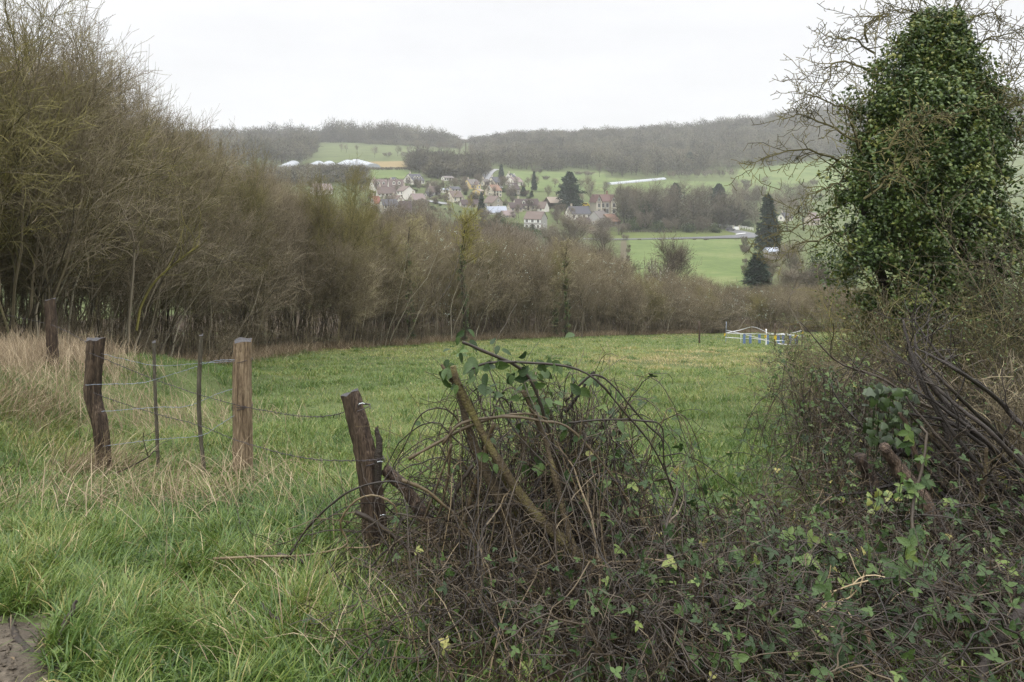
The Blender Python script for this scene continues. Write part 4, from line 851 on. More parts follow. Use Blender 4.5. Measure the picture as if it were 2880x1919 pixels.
# ivy-clad trunks
def ivy_trunk(px, d, ytop, yb_crown, label, lichen):
    rng = np.random.default_rng(int(px)); p = on(px, d); H = -(ytop - YH) / F * d - p[2]; o = empty('ivy_clad_tree', p, 0, label, 'tree')
    z = np.linspace(-.2, H, 10); P = np.stack([.05 * H * np.sin(z * 1.1) * .3, 0 * z, z], 1)[None]; Rr = np.linspace(.13, .03, 10)[None]
    MB().tubes(P, Rr, 7, .2).build('trunk', M['twig'], o)
    B1, R1 = branches(rng, P, Rr, 26, .62 if lichen else .5, 1, (35, 85), H * (.20 if lichen else .13), .4, 6, .3, .2, .5, .008); B2, R2 = branches(rng, B1, R1, 9, .15, 1, (25, 70), H * .07, .4, 5, .1, .2, .6, .006); B3, R3 = branches(rng, B2, R2, 6, .15, 1, (25, 70), H * .03, .4, 4, .1, .2, .6, .006)
    c = MB(); [c.tubes(B, r, 3, t) for B, r, t in ((B1, R1, .4), (B2, R2, .7), (B3, R3, .9))]; c.build('crown', M['yellow_lichen' if lichen else 'twig'], o, False)
    u = rng.random(90) ** .8 * (.4 + .6 * rng.random(90) ** .3); k = u * 8.2; i = k.astype(int); cen = P[0][i] * (1 - (k - i)[:, None]) + P[0][i + 1] * (k - i)[:, None] + rng.normal(size=(90, 3)) * np.array([.10, .10, .05])
    f = MB(); v, t, tn = clumps(rng, cen, np.full(90, .13), 26, .06, IVY, (.15, .7)); f.add(v, None, t, tn); f.build('ivy', M['ivy'], o, False)
ivy_trunk(1303, 38.5, 622, 0, 'ivy clad tree topped by a tuft of bright yellow lichen', True)
ivy_trunk(1592, 46, 690, 0, 'slim ivy clad tree rising in the middle of the thicket', False)
ivy_trunk(1560, 46.5, 800, 0, 'short ivy clad stump left of the slim ivy clad tree', False)
ivy_trunk(1150, 35, 640, 0, 'ivy clad tree among grey lichened stems left of the yellow tufted tree', False)
# pale grey leaning stems
def pale_stem(pts, d, r, label, m='grey_twig'):
    P = spline([at(x, y, d) for x, y in pts], 14); P[0, 2] -= .3; o = MB(); o.tubes(P[None], np.linspace(r, r * .45, 14)[None], 6, .8); rng = np.random.default_rng(int(pts[0][0]))
    B, Rb = branches(rng, P[None], np.full((1, 14), r * .7), 12, .4, 1, (25, 60), .9, .4, 6, .3, .2, .5, .006); o.tubes(B, Rb, 3, .7)
    tag(o.build('leaning_sapling', M[m], None, False), label, 'tree')
pale_stem([(360,930),(368,840),(376,740),(372,660),(330,560)], 14, .035, 'pale grey sapling stem in front of the dark left part of the thicket')
pale_stem([(384,890),(430,800),(500,735),(560,690)], 14.5, .028, 'leaning sapling coated in bright yellow lichen', 'lichen_twig')
pale_stem([(1180,960),(1215,880),(1265,800),(1290,730)], 36, .06, 'pale lichened stem leaning right below the yellow tufted tree')
pale_stem([(1635,960),(1640,880),(1632,830)], 46, .05, 'pale silvery lichened stem right of the slim ivy clad tree')
pale_stem([(640,960),(655,870),(650,790),(690,700)], 24, .05, 'crooked grey stem in the middle of the left thicket')
# lichen tufts caught as pale flakes in the thicket
rl = np.random.default_rng(3); fl = MB(); P = []
for k in range(420):
    px = 1180 + 1000 * rl.random(); d = np.interp(px, [1100, 1300, 1500, 1900, 2200], [34, 40.5, 45.5, 56.5, 61.5]) + .2 * rl.normal(); yb = np.interp(px, [1100, 1500, 1900, 2200], [965, 945, 938, 935]); yt = np.interp(px, *zip(*TOPS))
    c = at(px, yt + 15 + (yb - 40 - yt - 15) * rl.random(), d); P.append(c)
v, t, tn = clumps(rl, np.array(P), np.full(len(P), .13), 5, .07, TINY, (.2, .9)); fl.add(v, None, t, tn)
tag(fl.build('lichen_tufts', M['lichen'], None, False), 'pale grey green lichen tufts scattered through the thicket twigs', 'lichen', kind='stuff')
# ------------------------------------------------------------------ posts, stakes, wires
def post(name, pts, rad, m, label, seed, sides=12, square=0., jit=.10, cap=True, cat='post', extra=None):
    """pts: photo (x, y, depth) from foot to top; rad in metres"""
    rng = np.random.default_rng(seed); n = 26
    P = spline([at(*p) for p in pts], n); P[0] = P[0] - (P[3] - P[0]) * 1.0
    rr = np.interp(np.linspace(0, 1, n), np.linspace(0, 1, len(rad)), rad)
    b = MB(); b.tubes(P[None], rr[None], sides, .5, jit=jit, rng=rng)
    v = b.v[0].reshape(n, sides, 3)
    if square:
        c = P[:, None, :]; off = v - c; a = np.arange(sides) / sides * 2 * np.pi; k = 1 / np.maximum(np.abs(np.cos(a)), np.abs(np.sin(a))); v = c + off * (1 + square * (k - 1))[None, :, None]
    ridge = 1 + jit * .9 * (np.sin(np.arange(sides) * 2.4 + seed)[None, :] * np.ones((n, 1)) * .6 + rng.normal(size=(n, sides)) * .25)
    v = P[:, None, :] + (v - P[:, None, :]) * ridge[..., None]
    top = v[-1]; v[-1] += (rng.normal(size=(sides, 3)) * np.array([.002, .002, .008]) + (top - P[-1])[:, :1] * np.array([0, 0, .12]))
    o0 = P[0].copy(); b.v[0] = v.reshape(-1, 3) - o0
    o = b.build(name, M[m], None, True, o0); tag(o, label, cat)
    if cap:
        c = MB(); ring = v[-1] - o0; inner = ring * .5 + ring.mean(0) * .5 + np.array([0, 0, .006]); cc = np.concatenate([ring + (0, 0, .001), inner, [ring.mean(0) + (0, 0, .004)]])
        j = np.arange(sides); c.add(cc, np.stack([j, (j+1) % sides, (j+1) % sides + sides, j + sides], 1), np.stack([j + sides, (j+1) % sides + sides, np.full(sides, 2*sides)], 1), rng.random(2*sides+1))
        c.build('cut_top', M['end_grain'], o)
    return o
lp = post('fence_post', [(1062,1600,3.80),(1052,1430,3.80),(1035,1300,3.81),(1012,1200,3.82),(986,1103,3.84)], [.068,.063,.058,.053,.050], 'wood_brown', 'leaning dark brown round post beside the bramble heap', 1)
def staple(par, px, py, d):
    p = at(px, py, d) - np.array(par.location); b = MB(); b.tubes((np.array([[(-.016,0,-.006),(-.010,-.012,.004),(.008,-.012,.008),(.016,0,0)]]) + p), np.full((1, 4), .0028), 5); b.build('staple', M['staple'], par)
for x, y in ((1017,1136),(1068,1299),(1076,1449)): staple(lp, x, y, 3.735)
post('brace_post', [(1222,1500,3.86),(1190,1450,3.88),(1140,1375,3.9),(1108,1345,3.92),(1080,1318,3.93)], [.040,.038,.034,.036,.03], 'wood_brown', 'short brown strut propped against the leaning post', 2, cap=False, cat='strut')
post('split_stake', [(1064,1350,3.74),(1066,1290,3.74),(1068,1245,3.745),(1058,1204,3.75)], [.017,.021,.016,.010], 'dark_stem', 'dark splintered stick tied to the right side of the leaning post', 3, 9, cap=False, cat='stick', jit=.2)
post('fence_post', [(684,1312,6.4),(682,1150,6.4),(681,1050,6.4),(683,958,6.4)], [.088,.084,.082,.080], 'wood_split', 'squared pale split timber post with a black top', 4, 16, .55, .07)
post('fence_post', [(290,1330,6.3),(280,1200,6.3),(258,1110,6.3),(262,1020,6.3),(266,955,6.3)], [.066,.062,.068,.070,.070], 'wood_brown', 'weathered brown post standing in the dry grass', 5, 12, .1, .12)
post('fence_post', [(152,1060,9.2),(148,960,9.2),(142,842,9.2)], [.075,.07,.065], 'wood_brown', 'dark post half hidden in tall dry grass at the thicket edge', 6)
post('stake', [(446,1330,6.5),(441,1200,6.5),(436,1080,6.5),(433,962,6.5)], [.016,.017,.015,.017], 'wood_grey', 'thin straight grey stake holding the wires', 7, 8, 0, .16, cat='stake')
post('stake', [(576,1340,6.2),(562,1200,6.2),(560,1080,6.2),(566,945,6.2)], [.018,.019,.020,.019], 'wood_grey', 'knobbly grey stake leaning slightly left of the split timber post', 8, 8, 0, .2, cat='stake')
def wire(pts, label, m='rust_wire', barbs=True, r=.0026, seed=0):
    rng = np.random.default_rng(seed + 50); n = 24 * (len(pts) - 1); c = spline([at(*p) for p in pts], n); c[1:-1] += rng.normal(size=(n - 2, 3)) * .002
    ph = np.arange(n) * 1.3; b = MB(); s = np.stack([0 * ph, np.cos(ph), np.sin(ph)], 1) * r * .7
    b.tubes(np.stack([c + s, c - s]), np.full((2, n), r * .75), 4, .5)
    if barbs:
        L = np.linalg.norm(np.diff(c, axis=0), axis=1).sum(); k = max(2, int(L / .14)); i = np.linspace(2, n - 3, k).astype(int)
        for a in range(2):
            d = nrm(rng.normal(size=(k, 3))) * .016; b.tubes(np.stack([c[i] - d, c[i], c[i] + d], 1), np.full((k, 3), .0016), 3, .5)
    return tag(b.build('barbed_wire' if barbs else 'fence_wire', M[m]), label, 'wire')
wire([(20,886,9),(146,915,9.1),(230,955,7.5),(290,997,6.25)], 'rusty barbed wire dropping from the dark post to the weathered post', seed=1)
wire([(250,992,6.22),(420,1062,6.35),(505,1092,6.3),(566,1112,6.18),(680,1143,6.3)], 'upper rusty barbed wire slanting down to the split timber post', seed=2)
wire([(680,1143,6.29),(760,1158,5.6),(850,1171,4.8),(940,1168,4.1),(1015,1138,3.76)], 'rusty barbed wire sagging from the split timber post to the leaning post', seed=3)
wire([(262,1105,6.22),(330,1130,6.3),(441,1165,6.46),(562,1197,6.15),(655,1235,6.1),(720,1255,5.7),(800,1277,5.1),(900,1294,4.4),(1010,1296,3.74),(1085,1290,3.73)], 'lower rusty barbed wire running past the split timber post to the leaning post', seed=4)
wire([(240,1083,6.22),(389,1078,6.4),(441,1066,6.47),(520,1042,6.3),(604,1016,6.25),(660,1012,6.29)], 'shiny plain wire rising from the weathered post to the split timber post', 'wire', False, .0024, 5)
wire([(292,997,6.24),(436,1028,6.47),(562,1022,6.18),(660,1016,6.3)], 'topmost plain wire between the weathered post and the split timber post', 'wire', False, .0018, 6)
wire([(285,1158,6.22),(438,1146,6.47),(525,1143,6.3),(611,1108,6.25),(655,1094,6.3)], 'middle plain wire threaded through both grey stakes', 'wire', False, .0022, 7)
wire([(290,1255,6.24),(444,1236,6.46),(562,1226,6.16),(615,1196,6.2),(660,1168,6.29)], 'lowest plain wire between the weathered post and the split timber post', 'wire', False, .0022, 8)
def coil(px, py, d, rx, label, turns=2.3, seed=0):
    t = np.linspace(0, turns * 6.283, 60); c = at(px, py, d); P = c + np.stack([rx * np.cos(t), rx * np.sin(t), .01 * t / 6.28 + .012 * np.sin(t * 1.3)], 1)
    b = MB(); b.tubes(P[None], np.full((1, 60), .0028), 4); tag(b.build('wire_coil', M['rust_wire']), label, 'wire')
coil(681, 1146, 6.4, .092, 'rusty wire wound round the middle of the split timber post')
coil(682, 1015, 6.4, .087, 'thin wire tied near the top of the split timber post', 1.2)
coil(1014, 1150, 3.835, .054, 'wire loop tied round the top of the leaning post', 1.4)
coil(1048, 1298, 3.81, .062, 'wire loop tied round the middle of the leaning post', 1.5)

# ------------------------------------------------------------------ cordoned patch of young trees at the end of the field
def rod(name, px, yt, yb, d, r, m, label, lean=0):
    a, b_ = at(px, yb, d), at(px + lean, yt, d); a[2] = float(ground(a[0], a[1])) - .2; b = MB(); P = np.linspace(a, b_, 5); b.tubes((P - a)[None], np.full((1, 5), r), 7, .5, cap=True); return tag(b.build(name, M[m], None, True, a), label, 'stake')
rod('marker_rod', 2041, 905, 949, 37, .022, 'wire', 'thin grey rod at the left corner of the taped plot', 2)
rod('marker_stake', 2155, 926, 971, 34, .032, 'white_paint', 'white stake in the middle of the taped plot')
rod('marker_rod', 2084, 939, 964, 36, .012, 'tape', 'thin pale cane left of the blue tree guards')
rod('plot_stake', 2180, 911, 974, 33.5, .04, 'wood_brown', 'brown stake right of the white stake in the taped plot')
rod('plot_stake', 2219, 916, 968, 35, .035, 'wood_brown', 'brown stake near the bushes at the right of the taped plot')
rod('plot_stake', 2256, 930, 978, 34, .03, 'wood_brown', 'brown stake holding the yellow ribbon beside the bushes')
rod('lone_stake', 1967, 905, 954, 36.5, .05, 'wood_brown', 'single short brown stake at the far edge of the field')
def tape(pts, d, label, m='tape', wd=.032):
    n = 40; c = spline([at(x, y, d_) for (x, y), d_ in zip(pts, d)], n); t = np.linspace(0, 5, n); u = np.stack([0*t, .35*np.sin(t*2), np.ones(n)], 1) * wd / 2
    b = MB(); v = np.concatenate([c - u, c + u]); i = np.arange(n - 1); b.add(v, np.stack([i, i+1, i+1+n, i+n], 1)); w2 = v + np.array([0, .004, 0]); b.add(w2, np.stack([i+n, i+1+n, i+1, i], 1))
    return tag(b.build('barrier_tape', M[m], None, False), label, 'tape')
tape([(2043,929),(2090,940),(2155,957),(2190,967),(2264,972)], [37,35.5,34,33.6,34], 'white barrier tape slanting down across the taped plot')
tape([(2041,937),(2080,929),(2119,920),(2160,936),(2188,940)], [37,37.5,38,36,35], 'white barrier tape peaking at the back of the taped plot')
tape([(2041,937),(2100,939),(2155,940),(2219,942),(2262,946)], [37,35,33.95,34.9,34], 'level white barrier tape along the top of the taped plot')
tape([(2040,949),(2090,952),(2125,953),(2155,958)], [37,36,35,34], 'lowest white barrier tape on the left of the taped plot')
tape([(2180,959),(2215,956),(2245,950)], [33.4,34.9,36], 'short white tape low on the right of the taped plot')
tape([(2188,940),(2225,937),(2258,929)], [35,35,34], 'short white tape rising to the bushes')
for i, (x, y, l) in enumerate([(2038,942,'yellow ribbon on the grey rod'),(2152,947,'yellow ribbon knotted on the white stake'),(2180,950,'long yellow ribbon hanging on the brown stake'),(2237,946,'yellow ribbon hanging on tape near the bushes'),(2256,936,'yellow ribbon tied to the stake by the bushes')]):
    d = (36.9, 33.9, 33.4, 34.5, 33.9)[i]; rng = np.random.default_rng(i); b = MB(); hh = (7, 9, 15, 10, 8)[i]
    for k in range(2):
        c = np.array([at(x + 2*k + 1.5*rng.normal()*t_, y - hh/2 + hh*t_*(1-.3*k), d - .02*k) for t_ in np.linspace(0, 1, 6)]); u = np.array([.03, 0, .01]); j = np.arange(5)
        b.add(np.concatenate([c - u, c + u]), np.stack([j, j+1, j+7, j+6], 1)); b.add(np.concatenate([c - u, c + u]) + (0, .004, 0), np.stack([j+6, j+7, j+1, j], 1))
    tag(b.build('ribbon', M['yellow'], None, False), l, 'ribbon')
for i, (x, yt, yb) in enumerate([(2093,951,970),(2110,949,967),(2136,954,966),(2159,952,968),(2189,952,968),(2203,951,968),(2222,950,966),(2240,949,962)]):
    d = 35 + .4 * (i % 3); p = at(x, yb, d); p[2] = float(ground(p[0], p[1])); h = max(-(yt - YH)/F*d - p[2], .5)
    o = empty('tree_guard', p, i, 'blue tree guard sleeve round a sapling in the taped plot', 'tree guard', 'blue tree guards in the taped plot')
    b = MB(); b.tubes(np.array([[(0,0,-.05),(0,0,h*.5),(.01,0,h)]]), np.array([[.07,.068,.07]]), 9, .5); b.build('sleeve', M['blue_tube'], o); t = MB(); rng = np.random.default_rng(i); S = np.array([[(0,0,0),(.02,0,h),(.05,.02,h*1.7)]]); t.tubes(S, np.array([[.012,.01,.005]]), 4); B, rb = branches(rng, S, np.full((1,3),.008), 6, .5, 1, (30,60), .4); t.tubes(B, rb, 3); t.build('sapling', M['twig'], o)

# ------------------------------------------------------------------ ivy tree
def ivy_tree():
    rng = np.random.default_rng(21); D = 9.2; base = on(2610, D); o = empty('ivy_covered_tree', base, 0, 'tall ivy smothered hawthorn tree on the right', 'tree')
    off = base
    tk = MB(); trunks = [[(2610,1190,D),(2590,1000,D),(2600,850,D),(2575,650,D),(2600,450,D),(2640,200,D),(2660,60,D)], [(2620,1180,D),(2680,950,D+.2),(2700,750,D+.2),(2740,500,D+.3),(2760,250,D+.3)], [(2600,1180,D),(2520,900,D-.1),(2440,650,D-.2),(2420,450,D-.2),(2470,250,D)]]
    P = np.array([spline([at(*p) for p in t], 14) for t in trunks]) - off; Rr = np.array([np.linspace(.13, .025, 14)] * 3) * np.array([[1], [.7], [.7]])
    tk.tubes(P, Rr, 8, .35); tk.build('trunk', M['dark_stem'], o)
    # hawthorn branches that reach out of the ivy
    br = MB(); B0 = []
    hand = [[(2400,480),(2330,440),(2260,425),(2200,432),(2130,452),(2105,490)],[(2420,330),(2360,300),(2290,270),(2230,262)],[(2460,150),(2400,110),(2340,105),(2305,125)],[(2450,200),(2360,170),(2330,210),(2310,240)],[(2440,120),(2440,60),(2500,45),(2370,52)],[(2400,560),(2320,600),(2240,640),(2150,672)],[(2400,650),(2330,660),(2240,690),(2170,740)],[(2420,400),(2330,350),(2260,320),(2230,330)],[(2660,80),(2720,60),(2790,35),(2825,60)],[(2700,180),(2760,120),(2830,100),(2870,95)],[(2720,260),(2800,220),(2860,190)],[(2600,70),(2560,35),(2500,30)],[(2640,60),(2690,20),(2720,-20)],[(2480,420),(2540,370),(2600,340),(2650,330)],[(2430,560),(2500,500),(2560,440),(2590,380)],[(2740,330),(2830,300),(2880,280)],[(2740,420),(2830,390),(2890,400)],[(2400,500),(2350,520),(2290,545),(2230,600)]]
    for k, h in enumerate(hand):
        dd = D - .5 + .8 * rng.random() if k not in (13, 14) else D - 1.15
        if len(h) == 4 or True: B0.append(spline([at(x, y, dd - .1 * i) for i, (x, y) in enumerate(h)], 12))
    B0 = np.array(B0) - off; B0[:, 1:-1] += rng.normal(size=B0[:, 1:-1].shape) * .02
    R0 = np.tile(np.linspace(.016, .005, 12), (len(B0), 1)); br.tubes(B0, R0, 5, .6)
    B1, R1 = branches(rng, B0, R0, 18, .1, 1, (35, 85), .42, .6, 6, -.05, .32, .6, .0042); br.tubes(B1, R1, 4, .30 + .45 * rng.random(len(B1)))
    B2, R2 = branches(rng, B1, R1, 8, .1, 1, (40, 90), .10, .6, 3, .05, .3, .8, .004); br.tubes(B2, R2, 3, .35 + .5 * rng.random(len(B2)))
    # twigs inside the crown
    Bx, Rx = branches(rng, P, Rr, 26, .25, 1, (35, 80), .95, .4, 7, .15, .22, .35, .006); br.tubes(Bx, Rx, 4, .5); By, Ry = branches(rng, Bx, Rx, 9, .2, 1, (30, 80), .38, .5, 5, .05, .28, .6, .0042); br.tubes(By, Ry, 3, .5 + .4 * rng.random(len(By)))
    br.build('branches', M['lichen_twig'], o, False)
    # ivy: dense clumps in the core, ragged loose sprays towards the outline, hanging shoots
    prof = [(20,2600,2660),(60,2580,2690),(120,2530,2720),(200,2455,2780),(300,2405,2845),(400,2390,2880),(500,2370,2890),(600,2330,2890),(700,2325,2890),(800,2380,2890),(900,2420,2890),(1010,2450,2890),(1120,2480,2890)]
    yn = np.arange(10, 1121, 15.0); y0, l0, r0 = zip(*prof)          # ragged outline: lobes and notches
    xl = np.interp(yn, y0, l0) + 95 * (vnoise(yn, 0 * yn, 62) - .42) + 40 * (vnoise(yn, 0 * yn + 9, 24) - .5); xr = np.interp(yn, y0, r0) - 85 * (vnoise(yn, 0 * yn + 40, 58) - .45); ys = yn
    cen = []; rad = []; loose = []
    while len(cen) < 1150:
        y = 50 + 1050 * rng.random(); l, r_ = np.interp(y, ys, xl), np.interp(y, ys, xr); q_ = 2 * rng.random() - 1; x = (l + r_) / 2 + q_ * (r_ - l) / 2
        e = abs(q_) ** 2
        if .66 * vnoise(x, y, 85) + .34 * vnoise(x, y, 28) < .31 + .22 * e: continue
        hw = (r_ - l) / 2 / F * D; dep = hw * .8 * math.sqrt(max(0.04, 1 - q_ * q_)); s_ = (1 if rng.random() < .35 else -1) * (rng.random() ** .5)
        cen.append(at(x, y, D + s_ * dep)); rad.append((.10 + .15 * rng.random()) * (1 - .45 * e))
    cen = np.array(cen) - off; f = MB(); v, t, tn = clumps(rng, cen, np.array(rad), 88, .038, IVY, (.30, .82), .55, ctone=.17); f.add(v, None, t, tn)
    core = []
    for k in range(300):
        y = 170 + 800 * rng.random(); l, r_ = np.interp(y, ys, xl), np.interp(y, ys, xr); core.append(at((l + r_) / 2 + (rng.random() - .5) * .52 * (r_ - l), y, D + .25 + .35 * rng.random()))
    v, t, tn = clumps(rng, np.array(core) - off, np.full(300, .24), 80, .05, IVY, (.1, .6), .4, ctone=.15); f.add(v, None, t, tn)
    for k in range(420):
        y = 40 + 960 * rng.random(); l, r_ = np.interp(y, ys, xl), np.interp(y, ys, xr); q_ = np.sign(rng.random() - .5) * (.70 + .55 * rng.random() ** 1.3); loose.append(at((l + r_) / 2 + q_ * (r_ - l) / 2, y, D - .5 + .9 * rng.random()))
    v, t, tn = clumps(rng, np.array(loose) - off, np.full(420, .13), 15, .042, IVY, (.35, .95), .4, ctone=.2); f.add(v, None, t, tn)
    sh = []
    for k in range(90):
        y = 200 + 700 * rng.random(); l, r_ = np.interp(y, ys, xl), np.interp(y, ys, xr); x = l + (r_ - l) * rng.random(); L = .25 + .4 * rng.random(); z_ = np.linspace(0, 1, 9)[:, None]
        sh.append(at(x, y, D - hw * .75) + np.concatenate([.12 * np.sin(2 * z_ + k), -.2 * z_, -L * z_], 1))
    Q = np.concatenate(sh) - off; v, t, tn = scatter(rng, Q, nrm(rng.normal(size=Q.shape) * .5 + np.array([0, -.8, .4])), .036 + .02 * rng.random(len(Q)), IVY, .5 + .45 * rng.random(len(Q)), rng.normal(size=Q.shape) * .4 + np.array([0, 0, -1])); f.add(v, None, t, tn)
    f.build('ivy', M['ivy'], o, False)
ivy_tree()

# ------------------------------------------------------------------ scrub under and beside the ivy tree
def scrub(px, d, ytop, wpx, label, seed, m='cane', ns=26, lean=1.1, leaves=None, lt=None, tone=(.2, .7), n2=6, rr=.006, lsz=.03, nl=1500, ymid=None, cat='shrub', name='twiggy_shrub', wig=.2):
    rng = np.random.default_rng(seed); p = on(px, d); H = max(-(ytop - YH) / F * d - p[2], .4); W = wpx / F * d; o = empty(name, p, 0, label, cat)
    S, RS = stems(rng, ns, H * 1.02, W * .22, 10, rr, .14, lean * W / H * .8, .35, .5); b = MB(); b.tubes(S, RS, 5, tone[0] + (tone[1] - tone[0]) * rng.random(len(S)))
    b.build('stems', M[m], o)
    B1, R1 = branches(rng, S, RS, 9, .2, 1, (20, 70), H * .34, .5, 7, .0, wig, .6, .0028, .5); B2, R2 = branches(rng, B1, R1, n2, .1, 1, (25, 75), H * .14, .5, 5, .0, wig, .7, .0022, .6)
    t = MB(); t.tubes(B1, R1, 4, tone[0] + (tone[1] - tone[0]) * rng.random(len(B1))); t.tubes(B2, R2, 3, tone[0] + (tone[1] - tone[0]) * rng.random(len(B2))); tw = t.build('twigs', M[m], o, False)
    if leaves:
        Q = np.concatenate([B1.reshape(-1, 3), B2.reshape(-1, 3)]); Q = Q[rng.integers(0, len(Q), nl)]
        f = MB(); v, tt, tn = scatter(rng, Q, nrm(rng.normal(size=Q.shape) * .7 + np.array([0, -.4, .8])), lsz * (.6 + .8 * rng.random(nl)), lt or TINY, .1 + .8 * rng.random(nl)); f.add(v, None, tt, tn); f.build('leaves', M[leaves], o, False)
    return o
scrub(2330, 8.2, 915, 230, 'small leaved twiggy bush at the right edge of the field', 1, 'twig', 24, 1.0, 'ivy', TINY, (.3, .9), 8, .006, .026, 2600)
scrub(2440, 8.6, 800, 200, 'yellow leaved thorny shrub at the foot of the ivy tree', 2, 'lichen_twig', 22, .7, 'ivy', TINY, (.4, .9), 7, .007, .03, 1300)
scrub(2580, 7.2, 850, 260, 'pale brown twiggy shrub below the ivy', 3, 'twig', 20, .8, 'ivy', TINY, (.15, .8), 7, .006, .03, 900)
scrub(2760, 6.6, 760, 300, 'tangled olive brown shrub at the right edge under the ivy tree', 4, 'lichen_twig', 26, .8, 'ivy', TINY, (.1, .75), 8, .008, .032, 1800)
scrub(2880, 7.5, 560, 260, 'tall bare twiggy shrub at the extreme right', 5, 'twig', 18, .6, 'ivy', TINY, (.1, .7), 8, .012, .035, 900)
scrub(2480, 6.6, 985, 240, 'dense dark twiggy bush in front of the yellow leaved shrub', 6, 'twig', 30, 1.0, 'bramble', TINY, (.3, .8), 7, .005, .028, 1500)
scrub(2700, 5.6, 960, 260, 'bare brown thorn bush behind the dark sloping branches', 7, 'cane', 26, .9, 'bramble', TINY, (.1, .6), 7, .006, .026, 500)
scrub(2850, 5.0, 1000, 200, 'straggly bare thorn bush at the right edge behind the sloping branches', 8, 'twig', 22, .8, None, None, (.2, .7), 7, .006)
# ------------------------------------------------------------------ brambles
def arcs(rng, n, cx, cy, rx, ry, h, reach, K=16, dirbias=None, hv=.6):
    """arching canes that root in an ellipse and bow over to the ground"""
    a = rng.random(n) * 6.283; r = np.sqrt(rng.random(n)); X = cx + rx * r * np.cos(a); Yv = cy + ry * r * np.sin(a)
    th = rng.random(n) * 6.283 if dirbias is None else dirbias + rng.normal(size=n) * 1.0
    L = reach * (.5 + .8 * rng.random(n)); Hh = h * (1 - hv * rng.random(n)); t = np.linspace(0, 1, K)[None]
    skew = (.55 + .9 * rng.random(n))[:, None]; arch = np.sin(np.pi * (t * .93) ** skew)
    P = np.stack([X[:, None] + np.cos(th)[:, None] * L[:, None] * t, Yv[:, None] + np.sin(th)[:, None] * L[:, None] * t, 0 * t + arch * Hh[:, None]], -1)
    w_ = rng.normal(size=P.shape) * .012; w_ = np.cumsum(w_, 1); P += w_ - w_[:, :1]
    P[..., 2] += ground(P[..., 0], P[..., 1]) - .02
    return P, np.linspace(1, .45, K)[None] * np.ones((n, 1))
def leafy(rng, P, frac, size, tmpl, tone, droop=True):
    Q = P.reshape(-1, 3); Q = Q[rng.random(len(Q)) < frac]
    Q = Q + rng.normal(size=Q.shape) * .02
    nor = nrm(rng.normal(size=Q.shape) * .45 + np.array([0, -.35, .8])); yd = rng.normal(size=Q.shape) + np.array([0, -.2, -.5])
    return scatter(rng, Q, nor, size * (.6 + .7 * rng.random(len(Q))), tmpl, np.clip(tone[0] + (tone[1] - tone[0]) * rng.random(len(Q)) + (rng.random(len(Q)) < .04) * .45, 0, 1), yd)
def bramble(label, seed, cx, cy, rx, ry, h, n, reach=.9, leaf=.16, lsz=.05, tone=(.2, .65), ctone=(.0, .45), r=.0042, twigs=3, tmpl=None, name='bramble_bush', dirb=None):
    rng = np.random.default_rng(seed); base = np.array([cx, cy, float(ground(cx, cy))]); o = empty(name, base, 0, label, 'bramble')
    P, k = arcs(rng, n, cx, cy, rx, ry, h, reach, dirbias=dirb); P = P - base; Rr = k * (r * (.6 + .7 * rng.random(n)))[:, None]
    b = MB(); b.tubes(P, Rr, 5, ctone[0] + (ctone[1] - ctone[0]) * rng.random(n)); tag(b.build('canes', M['cane'], o), kind='stuff')
    B, Rb = branches(rng, P, Rr, twigs, .15, .95, (25, 75), reach * .34, .6, 7, -.05, .25, .6, .0017, .6); B2, Rb2 = branches(rng, B, Rb, 3, .2, 1, (25, 75), reach * .14, .6, 4, -.05, .25, .7, .0015, .7)
    t = MB(); t.tubes(B, Rb, 4, ctone[0] + (ctone[1] - ctone[0]) * rng.random(len(B))); t.tubes(B2, Rb2, 3, ctone[0] + (ctone[1] - ctone[0]) * rng.random(len(B2))); tag(t.build('twigs', M['cane'], o, False), kind='stuff')
    if leaf:
        f = MB(); v, tt, tn = leafy(rng, np.concatenate([P[:, 2:].reshape(-1, 3), B[:, 1:].reshape(-1, 3)]), leaf * 3.0, lsz * .80, tmpl or TRI, tone); f.add(v, None, tt, tn); f.build('leaves', M['bramble'], o, True)
    return o
bramble('bramble tangle with big leaves at the bottom right corner', 1, 1.75, 2.75, .75, .5, .36, 90, .8, .05, .042)
bramble('dense leafy bramble in front of the sloping dark branches', 2, 1.7, 3.5, .6, .5, .40, 120, .6, .055, .038)
bramble('leafy bramble between the dead heap and the dark branches', 3, 1.15, 3.1, .5, .5, .36, 90, .7, .05, .040)
bramble('brown bramble patch spreading into the field', 4, 2.7, 4.75, .5, .5, .48, 110, .55, .045, .034, (.25, .7), (.15, .7))
bramble('bramble covered in small grey green leaves at the field edge', 5, 3.0, 5.9, .55, .6, 1.0, 120, .55, .08, .034, (.3, .75))
bramble('dark bramble behind the ivy wrapped stump', 6, 2.9, 4.9, .7, .6, .65, 100, .8, .05, .036, (.15, .6))
bramble('dark low bramble at the right edge', 7, 2.75, 3.9, .6, .6, .45, 90, .8, .05, .038, (.15, .6), (0, .4))
bramble('bramble twigs with few leaves at the lower right edge', 8, 2.4, 3.05, .5, .4, .36, 70, .7, .045, .040, (.2, .6), (0, .5))
bramble('leafless brown bramble along the bottom edge', 9, .9, 2.55, .6, .35, .28, 80, .7, .04, .036, (.2, .7), (.0, .5))
bramble('thin bramble stems reaching left into the field', 10, 2.45, 5.5, .3, .3, .7, 24, .5, .03, .04, (.3, .7), (.1, .5), .004, 5)

